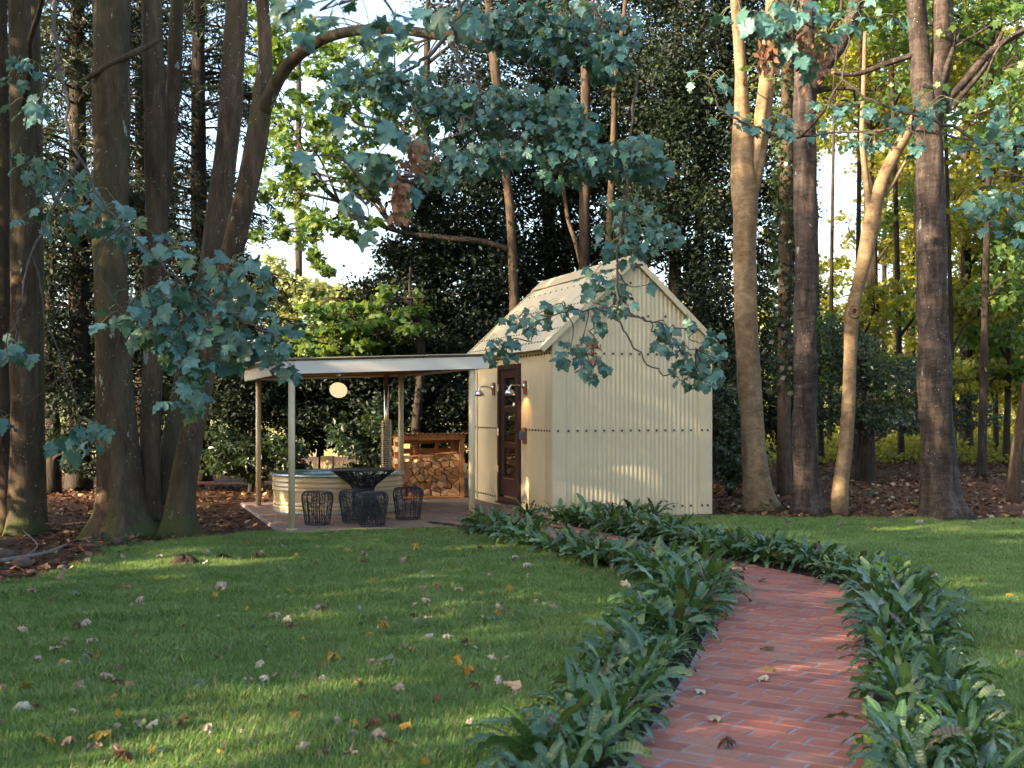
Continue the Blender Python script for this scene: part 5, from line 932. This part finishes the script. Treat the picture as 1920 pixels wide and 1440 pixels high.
# left: firs and hollies behind the trunks
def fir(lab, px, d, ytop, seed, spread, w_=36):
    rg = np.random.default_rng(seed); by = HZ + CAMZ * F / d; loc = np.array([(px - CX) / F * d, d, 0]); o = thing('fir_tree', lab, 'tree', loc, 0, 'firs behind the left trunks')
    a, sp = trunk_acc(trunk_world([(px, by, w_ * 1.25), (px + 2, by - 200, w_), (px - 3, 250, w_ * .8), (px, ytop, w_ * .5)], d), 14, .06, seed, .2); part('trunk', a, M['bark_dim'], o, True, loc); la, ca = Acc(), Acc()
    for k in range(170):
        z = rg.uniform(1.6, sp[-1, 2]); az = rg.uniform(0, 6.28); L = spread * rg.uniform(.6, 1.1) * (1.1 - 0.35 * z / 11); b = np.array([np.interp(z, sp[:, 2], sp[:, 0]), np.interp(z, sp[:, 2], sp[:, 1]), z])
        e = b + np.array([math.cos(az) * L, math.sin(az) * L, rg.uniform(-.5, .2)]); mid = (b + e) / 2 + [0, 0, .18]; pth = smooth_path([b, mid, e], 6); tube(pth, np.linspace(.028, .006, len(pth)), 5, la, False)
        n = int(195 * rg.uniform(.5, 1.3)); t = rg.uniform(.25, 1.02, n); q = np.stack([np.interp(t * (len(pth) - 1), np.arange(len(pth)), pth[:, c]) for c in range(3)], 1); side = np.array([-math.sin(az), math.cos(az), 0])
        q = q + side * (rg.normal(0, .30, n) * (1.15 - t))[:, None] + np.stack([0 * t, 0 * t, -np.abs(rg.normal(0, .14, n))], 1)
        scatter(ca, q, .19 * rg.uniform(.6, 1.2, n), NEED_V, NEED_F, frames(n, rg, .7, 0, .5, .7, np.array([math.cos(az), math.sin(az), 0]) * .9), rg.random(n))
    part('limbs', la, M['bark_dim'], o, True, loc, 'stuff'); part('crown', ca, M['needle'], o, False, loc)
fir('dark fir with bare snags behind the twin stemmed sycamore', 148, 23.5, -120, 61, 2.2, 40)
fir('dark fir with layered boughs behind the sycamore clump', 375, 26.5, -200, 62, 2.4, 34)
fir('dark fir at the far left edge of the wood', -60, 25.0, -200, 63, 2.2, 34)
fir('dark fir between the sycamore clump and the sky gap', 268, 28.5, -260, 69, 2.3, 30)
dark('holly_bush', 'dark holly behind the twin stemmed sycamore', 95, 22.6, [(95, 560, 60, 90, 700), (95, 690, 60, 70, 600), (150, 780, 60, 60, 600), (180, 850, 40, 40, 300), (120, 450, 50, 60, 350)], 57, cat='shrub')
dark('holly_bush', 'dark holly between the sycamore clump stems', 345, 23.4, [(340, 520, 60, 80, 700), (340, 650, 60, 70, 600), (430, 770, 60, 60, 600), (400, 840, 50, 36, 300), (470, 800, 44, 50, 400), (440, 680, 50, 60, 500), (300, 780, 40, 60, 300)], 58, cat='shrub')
dark('laurel_bush', 'blue green laurel beside the hot tub', 470, 22.4, [(425, 850, 46, 46, 300), (480, 860, 40, 40, 260), (540, 845, 40, 36, 220)], 59, leaf='leaf_bush', size=.12, cat='shrub', w_=8, rd=.7)
dark('holly_bush', 'low dark holly behind the timber post', 600, 23.6, [(560, 815, 44, 34, 260), (610, 800, 50, 40, 320), (650, 830, 36, 26, 180)], 64, cat='shrub', w_=8, rd=.7)
dark('laurel_bush', 'laurel bush behind the perforated flue', 690, 22.9, [(690, 850, 50, 40, 260), (660, 810, 40, 40, 200), (720, 790, 40, 40, 200)], 60, leaf='leaf_bush', size=.12, cat='shrub', w_=8, rd=.7)
# right: understorey and the lit wood
dark('holly_bush', 'dark holly under the leaning slim trunk', 1620, 25.2, [(1600, 670, 56, 50, 500), (1560, 760, 40, 46, 350), (1680, 715, 56, 46, 450), (1640, 780, 56, 34, 350), (1560, 640, 36, 50, 250), (1720, 780, 40, 30, 200)], 65, cat='shrub', leaf='leaf_bush')
dark('holly_bush', 'dark thicket behind the stout cherry', 1730, 28.5, [(1700, 790, 50, 30, 180), (1760, 780, 50, 36, 220), (1830, 775, 44, 36, 180), (1780, 720, 50, 40, 180)], 69, cat='shrub', leaf='leaf_bush', w_=8)
dark('holly_bush', 'shaded bush low against the wood floor near the gable', 1370, 21.6, [(1360, 850, 40, 60, 420), (1345, 760, 36, 60, 350), (1385, 905, 30, 30, 160)], 66, cat='shrub', leaf='leaf_bush', w_=8, rd=.6)
ivy, sk_, loc_ = tree('ivy_clad_tree', 'reddish trunk wrapped in ivy between the pale maple and cherry', (1470, 932), 21.9, [[(1471, 932, 27), (1470, 800, 25), (1471, 600, 26), (1474, 400, 26), (1476, 200, 24), (1478, 0, 22), (1480, -200, 18)]], [], bk='bark_mid', seed=67, flare=.15, extra=())
rg = np.random.default_rng(68); ca = Acc(); n = 1700; t = rg.uniform(1.8, 8.6, n); q = np.stack([np.interp(t, sk_[:, 2], sk_[:, k]) for k in (0, 1)] + [t], 1); an = rg.uniform(0, 6.28, n); r_ = .13 + np.abs(rg.normal(0, .10, n)); q += np.stack([np.cos(an) * r_, np.sin(an) * r_, 0 * an], 1)
scatter(ca, q, .10 * rg.uniform(.6, 1.2, n), SYC_LO_V, SYC_LO_F, frames(n, rg, .3, .3, .6, .8, np.stack([np.cos(an), np.sin(an), 0 * an], 1) * .2), rg.random(n)); part('ivy', ca, M['leaf_bush'], ivy, False, loc_)
def wood(lab, px, d, w_, crown, seed, leaf='leaf_sun_tint', lean=0, size=.14, extra=(), n=1.0):
    by = HZ + CAMZ * F / d - 8; return tree('woodland_tree', lab, (px, by), d, [[(px, by, w_ * 1.25), (px + lean * .15, by - 120, w_), (px + lean * .5, 450, w_ * .8), (px + lean, 120, w_ * .6), (px + lean * 1.3, -150, w_ * .4)]], crown, leaf, 'syc', size, 'bark_dim', 'tree', 'sunlit trees of the wood', seed, extra, 2.2, n * (6 if leaf != 'leaf_far' else 1.5), .2, .6, .1, 10, .05, .06, .4)
wood('tree with sunlight tinted leaves and stout trunk left of the lone cherry', 1645, 36.5, 22, [(1575, 110, 70, 70, 420), (1650, 70, 80, 70, 450), (1680, 190, 70, 56, 380), (1665, 320, 50, 60, 260), (1682, 440, 46, 50, 260), (1640, 600, 50, 50, 220), (1700, 560, 50, 50, 240), (1560, 660, 36, 50, 160), (1545, 210, 40, 50, 160)], 71, lean=-20)
wood('tree with sunlight tinted leaves and dark straight trunk behind the lone cherry', 1811, 33.5, 24, [(1835, 120, 80, 80, 450), (1885, 250, 70, 70, 420), (1830, 350, 60, 60, 330), (1885, 450, 60, 70, 360), (1835, 560, 60, 60, 300), (1905, 600, 50, 70, 300), (1860, 690, 60, 50, 260), (1800, 450, 50, 60, 200)], 72)
wood('ivy covered woodland tree deeper in the wood', 1707, 43.5, 20, [(1705, 300, 70, 100, 420), (1770, 480, 60, 90, 360), (1610, 190, 80, 60, 260), (1800, 660, 70, 50, 280), (1720, 620, 60, 60, 280), (1750, 150, 80, 80, 360), (1660, 500, 40, 50, 120)], 73)
wood('slender woodland tree at the wood edge', 1886, 30.0, 12, [(1890, 560, 46, 46, 200), (1930, 430, 50, 80, 260), (1900, 680, 46, 40, 200), (1940, 250, 60, 80, 260), (1850, 620, 40, 40, 140)], 74, leaf='leaf_green', lean=20)
wood('thin dark woodland stem left of the lone cherry', 1657, 40.0, 11, [(1600, 620, 50, 50, 160), (1640, 250, 60, 60, 150)], 75, lean=3); wood('thinner woodland stem beside the ivy covered one', 1676, 44.0, 8, [(1700, 470, 50, 50, 120)], 76, lean=2)
wood('slim woodland tree behind the leaning young trunk', 1625, 38.0, 14, [(1570, 560, 36, 36, 70), (1590, 420, 26, 40, 40), (1610, 690, 50, 40, 160)], 77, lean=0); wood('twin twiggy woodland tree at the right of the wood', 1930, 31.0, 14, [(1960, 500, 60, 100, 300), (1990, 200, 80, 120, 360), (1960, 720, 50, 60, 220)], 78)
wood('low leafy woodland tree in the far clearing', 1760, 50.0, 14, [(1740, 700, 60, 40, 200), (1830, 720, 70, 36, 220), (1560, 720, 50, 40, 160), (1660, 700, 50, 36, 160), (1900, 740, 60, 30, 180)], 79)
wood('woodland tree glimpsed behind the gable', 1500, 40.0, 20, [(1540, 120, 60, 80, 260), (1500, 300, 50, 90, 220), (1548, 520, 24, 60, 70), (1520, 680, 50, 60, 200), (1420, 200, 50, 100, 260), (1450, 60, 70, 70, 260)], 80)
rgw = np.random.default_rng(5)
SL = ['slim stem close to the ivy clad trunk', 'slim stem between cherry and leaning trunk', 'crooked slim stem right of the leaning trunk', 'slim dark stem left of the stout cherry', 'slim stem right of the stout cherry', 'thin sapling stem right of the straight dark trunk', 'slim stem near the leaning edge trunk', 'thin stem in the middle of the wood', 'thin stem at the back of the wood']
for k, (px, d) in enumerate(((1540, 30), (1555, 35), (1605, 29), (1690, 31), (1790, 28), (1840, 29.5), (1868, 33), (1740, 39), (1770, 46))):
    cr = [(px + rgw.uniform(-50, 50), y, rgw.uniform(36, 60), rgw.uniform(30, 60), rgw.integers(50, 110)) for y in (rgw.uniform(-40, 60), rgw.uniform(100, 200), rgw.uniform(560, 640), rgw.uniform(660, 740))] + ([(px, 380, 50, 80, 90)] if px > 1650 else [])
    wood(SL[k], px, d, rgw.uniform(8, 13), cr, 200 + k, lean=rgw.uniform(-25, 25), leaf='leaf_sun_tint' if k % 3 else 'leaf_green')
wood('broad leafed tree arching over the stout cherry', 1840, 26.0, 16, [(1880, 40, 90, 60, 160), (1800, -30, 90, 60, 160), (1900, 160, 60, 60, 130), (1830, 230, 60, 40, 90), (1900, 520, 50, 60, 120), (1700, 40, 70, 50, 120), (1640, -30, 80, 50, 140), (1560, -10, 70, 60, 140)], 230, leaf='leaf_green', lean=20)
ca = Acc()
for k in range(260):
    x = rgw.uniform(8, 46); y = rgw.uniform(50, 66); z = rgw.uniform(.2, 3.2) if rgw.random() < .55 else rgw.uniform(3, 16)
    if 12.5 < x - (y - 50) * .28 < 17 and 4.5 < z < 11: continue
    pos, _ = blob(170, (x, y, z), (1.7, 1.7, 1.2), rgw, .45); pos = pos[pos[:, 2] > .1]; n = len(pos); scatter(ca, pos, .26 * rgw.uniform(.6, 1.2, n), HEX_V, HEX_F, frames(n, rgw, .5, .3, .6), rgw.random(n))
o = link('woodland', ca.mesh('woodland', None, False, M['leaf_sun_tint'])); tag(o, 'mass of the far wood, golden sunlight in its leaf colour, behind the slim trunks', 'wood', None, 'stuff')
# far sunlit tree beyond the field and distant tree lines
wood('pale sunlit tree far beyond the field', 560, 62.0, 16, [(500, 530, 50, 50, 600), (560, 560, 60, 44, 700), (630, 570, 60, 40, 700), (700, 575, 50, 36, 500), (440, 560, 50, 50, 500), (600, 620, 70, 40, 600)], 81, leaf='leaf_far', size=.3)
rg = np.random.default_rng(90); ca = Acc()
for k in range(150):
    x = rg.uniform(-75, 85); y = rg.uniform(85, 120); h = rg.uniform(4, 11) if x < 30 else rg.uniform(8, 16); n = 240; pos, _ = blob(n, (x, y, h * .5), (3.4, 3, h * .52), rg, .4); pos = pos[pos[:, 2] > .2]; n = len(pos)
    scatter(ca, pos, .75 * rg.uniform(.6, 1.2, n), HEX_V, HEX_F, frames(n, rg, .5, .3, .6), rg.random(n))
o = link('distant_wood', ca.mesh('distant_wood', None, False, M['leaf_far'])); tag(o, 'distant sunlit tree line beyond the field', 'wood', None, 'stuff')
# tall straw coloured grass along the field edge
ca = Acc(); n = 9000; x = rg.uniform(-17, 6, n); y = rg.uniform(27.5, 33, n); pos = np.stack([x, y, 0 * x], 1); scatter(ca, pos, rg.uniform(.12, .34, n), np.array([[-.02, 0, 0], [.012, 0, 0], [.005, .6, .05], [0, 1, .16]]), np.array([[0, 1, 2, 3]]), frames(n, rg, 0, 1, .4, -3), rg.random(n))
m = leafmat('straw_grass', [(0, (0.30, 0.27, 0.12)), (.6, (0.42, 0.36, 0.18)), (1, (0.20, 0.24, 0.08))], (.5, .45, .15), .3, .6, .3); o = link('tall_grass', ca.mesh('tall_grass', None, False, m)); tag(o, 'tall straw coloured grass along the field edge behind the shrubs', 'grass', None, 'stuff')

# ---- unseen maples to the left and behind, added to shade the lawn
occ = [(-10.5, 10.2, 1), (-11.5, 6.6, 0), (-9.8, 3.2, 1), (-12.5, 0.5, 0), (-10.5, -2.6, 1), (-13.5, -5.5, 0), (-9.5, -7.0, 1), (-14.5, 8.8, 1), (-14.0, 3.0, 0), (-13.0, 14.0, 0), (-10.2, 13.6, 1)]
rg = np.random.default_rng(99); protos = []
for k in range(2):
    la, ca = Acc(), Acc(); rows = [[0, 0, 0, .26], [.1, 0, 2.5, .22], [-.1, .1, 6, .17], [.1, 0, 10.5, .08]]; ta, sp = trunk_acc(rows, 14, .05, k, .35)
    for z in np.linspace(1.6, 10.8, 13):
        for q in range(3):
            az = rg.uniform(0, 6.28); r_ = rg.uniform(.8, 2.2) * (1.15 - .045 * z); c = np.array([math.cos(az) * r_, math.sin(az) * r_, z]); limb_to(la, sp, c, .06, rg); pos, _ = blob(265, c, (1.15, 1.15, .7), rg, .45); n = len(pos)
            scatter(ca, pos, .17 * rg.uniform(.7, 1.2, n), HEX_V, HEX_F, frames(n, rg, .6, .1, .6), rg.random(n))
    protos.append((ta.mesh('trunk', None, True, M['bark_syc']), la.mesh('limbs', None, True, M['bark_dim']), ca.mesh('crown', None, False, M['leaf_green'])))
for (x, y, k) in occ:
    o = thing('shade_maple', 'unseen bushy maple left of the lawn, added to shade it', 'tree', (x, y, 0), random.uniform(0, 6.28), 'unseen maples added to shade the lawn')
    for nm, me in zip(('trunk', 'limbs', 'crown'), protos[k]):
        c = link(nm, me, o)
        if nm == 'limbs': c['kind'] = 'stuff'

# ------------------------------------------------------------------ fallen leaves, litter, small things
rg = np.random.default_rng(77); fl_me = {}
for key in ('pale', 'yellow', 'brown', 'green'):
    fl_me[key] = []
    for k in range(4):
        v, f = syc_shape(0, rg, 0.7 + .5 * k); v = v - [0, .4, 0]; v[:, 2] -= v[:, 2].min(); a = Acc(); a.add(v, f); fl_me[key].append(a.mesh('fallen_leaf', None, False, M['fall_' + key]))
NAMES = {'pale': 'pale beige', 'yellow': 'golden yellow', 'brown': 'curled brown', 'green': 'faded green'}
cnt = 0; tries = 0
while cnt < 285 and tries < 6000:
    tries += 1; px, py = rg.uniform(-30, 1950), 985 + 470 * rg.random() ** 1.25; p = G(px, py); x, y = p[0], p[1]; dp_ = float(dpath(np.array([x]), np.array([y]))[0])
    if dp_ < PATH_HW + .75 or y > lawn_edge_back(x) - .2 or x < lawn_edge_left(y) + .1: continue
    if px > 1500 and rg.random() < .3: continue
    uu, vv = to_uv(x, y)
    if uu < -.1 and vv > -1.05: continue
    near_f = ' near the ferns' if dp_ < 1.7 else ''; key = rg.choice(['pale', 'yellow', 'brown', 'green'], p=[.52, .22, .16, .10]); sd = 'between path and canopy' if x < np.interp(y, PATH[:, 1], PATH[:, 0]) else 'by the cherry trunks'
    o = link('fallen_leaf', fl_me[key][rg.integers(0, 4)]); s = (.035 + .062 * rg.random() ** 1.4) * (1 + .015 * y); o.scale = (s * rg.uniform(.45, 1), s, s * rg.uniform(.4, .9)); o.location = (x, y, .036); o.rotation_euler = (rg.normal(0, .45), rg.normal(0, .45), rg.uniform(0, 6.28)); cnt += 1
    tag(o, f'{NAMES[key]} fallen leaf on the lawn {sd}{near_f}', 'fallen leaf', f'{NAMES[key]} leaves on the lawn {sd}{near_f}')
for (px, py, key) in ((1432, 1290, 'pale'), (1338, 1366, 'pale'), (1362, 1415, 'brown'), (1440, 1276, 'yellow'), (1310, 1312, 'pale'), (1430, 1098, 'brown'), (1440, 1230, 'brown')):
    p = G(px, py); o = link('fallen_leaf', fl_me[key][rg.integers(0, 4)]); o.scale = (.075, .085, .03); o.location = (p[0], p[1], .037); o.rotation_euler = (rg.normal(0, .15), rg.normal(0, .15), rg.uniform(0, 6.28)); tag(o, f'{NAMES[key]} fallen leaf on the brick path', 'fallen leaf', f'{NAMES[key]} leaves on the brick path')
# leaf litter on the wood floor: uncountable
la = Acc(); n = 15000; x = rg.uniform(3.0, 17, n); y = 17.3 + 18 * rg.random(n) ** 1.3; x2 = rg.uniform(-13, -3.2, 9000); y2 = 9.5 + 15 * rg.random(9000); x = np.concatenate([x, x2]); y = np.concatenate([y, y2])
k = ((y > lawn_edge_back(x) - .1) | (x < lawn_edge_left(y) + .1)); uu, vv = to_uv(x, y); k &= ~((uu > -3.9) & (uu < 2.6) & (vv > -1.1) & (vv < 4.2)); x, y = x[k], y[k]; n = len(x); k = rg.random(n)
pos = np.stack([x, y, floor_z(x, y) + rg.uniform(.0, .02, n)], 1); scatter(la, pos, rg.uniform(.05, .11, n), HEX_V * [1.1, 1, 1.8], HEX_F, frames(n, rg, 1.4, 0, .5), k)
m = leafmat('litter_leaf', [(0, (0.06, 0.028, 0.017)), (.55, (0.105, 0.050, 0.028)), (.85, (0.16, 0.09, 0.05)), (.95, (0.30, 0.24, 0.165)), (1, (.27, .19, .05))], (.3, .15, .05), .08, .8, .2); o = link('leaf_litter', la.mesh('leaf_litter', None, False, m)); tag(o, 'scattered dead leaves over the wood floor', 'leaf litter', None, 'stuff')
ca = Acc(); n = 26000; nc = 900; cx_ = rg.uniform(3.5, 20, nc); cy_ = 29.5 + 12 * rg.random(nc); hh = rg.uniform(.12, .55, nc) * np.clip((cy_ - 27) / 8, .3, 1); k = rg.integers(0, nc, n)
pos = np.stack([cx_[k] + rg.normal(0, .28, n), cy_[k] + rg.normal(0, .28, n), .08 + hh[k] * rg.random(n)], 1); pos[:, 2] += floor_z(pos[:, 0], pos[:, 1]); scatter(ca, pos, .12 * rg.uniform(.6, 1.3, n), OVAL_V, OVAL_F, frames(n, rg, .7, .2, .6), rg.random(n)); o = link('undergrowth', ca.mesh('undergrowth', None, False, M['leaf_sun_tint'])); tag(o, 'low undergrowth with sunlit yellow put into its green, covering the back of the wood floor', 'undergrowth', None, 'stuff')
# low weeds and seedlings at the wood edge
for (px, py, lab) in ((195, 1030, 'small leafy weed at the mossy foot of the sycamore'), (252, 1028, 'small weed beside the roots of the sycamore clump'), (1800, 972, 'seedling at the foot of the lone cherry trunk'), (1440, 960, 'tuft of weeds at the foot of the pale maple'), (1300 + 330, 935, 'seedling in the leaf litter between the cherry trunks')):
    p = G(px, py); o = thing('weed', lab, 'weed', p); ca = Acc(); st = Acc(); n = 34; q = rg.normal(0, .09, (n, 3)) * [1, 1, .5] + [0, 0, .10]; q[:, 2] = np.abs(q[:, 2]); scatter(ca, q, .075 * rg.uniform(.6, 1.2, n), OVAL_V, OVAL_F, frames(n, rg, .8, .4, .5), rg.random(n))
    for e in q[::4]: tube([(0, 0, 0), tuple(e * [.4, .4, .7]), tuple(e)], .002, 4, st, False)
    part('foliage', ca, M['leaf_bush'], o); part('stems', st, M['stalk'], o)
def molehill(px, py, r_, h_, lab):
    p = G(px, py); a = lathe([(r_, 0), (r_ * .8, h_ * .45), (r_ * .5, h_ * .85), (r_ * .2, h_), (.001, h_)], 22); a.v[0] += rg.normal(0, .010, a.v[0].shape); o = link('molehill', a.mesh('molehill', None, True, M['soil'])); o.location = (p[0], p[1], .02); tag(o, lab, 'molehill')
molehill(345, 1064, .17, .09, 'brown molehill on the lawn near the sycamore clump'); molehill(418, 1054, .12, .05, 'low flattened molehill between the larger molehill and the canopy')
p = [G(0, 1062), G(45, 1058), G(90, 1052), G(125, 1040)]; a = tube(smooth_path([q + [0, 0, .05 + .02 * i] for i, q in enumerate(p)], 6), np.linspace(.028, .012, 19), 8, None, True, .06, 3); tube(smooth_path([p[1] + [0, 0, .06], G(70, 1040) + [0, 0, .1], G(42, 1020) + [0, 0, .16]], 5), np.linspace(.012, .005, 11), 6, a); o = link('fallen_branch', a.mesh('fallen_branch', None, True, M['stick'])); tag(o, 'fallen grey branch lying on the bare soil by the lawn', 'branch')
for (px, py, s_, lab) in ((8, 1052, .11, 'rounded reddish stone beside the fallen branch'), (42, 1068, .10, 'pale flat stone in front of the fallen branch'), (118, 1073, .05, 'small pale stone at the lawn edge'), (60, 1082, .05, 'little stone on the bare soil'), (215, 1027, .10, 'grey stone against the sycamore roots')):
    p = G(px, py); th = np.linspace(.05, math.pi - .05, 8); a = lathe(np.stack([s_ * np.sin(th), -.55 * s_ * np.cos(th)], 1), 12); a.v[0] *= 1 + rg.normal(0, .06, a.v[0].shape); o = link('stone', a.mesh('stone', None, True, M['stone'])); o.location = (p[0], p[1], .03 + s_ * .3); o.rotation_euler = (0, 0, rg.uniform(0, 6)); tag(o, lab, 'stone')
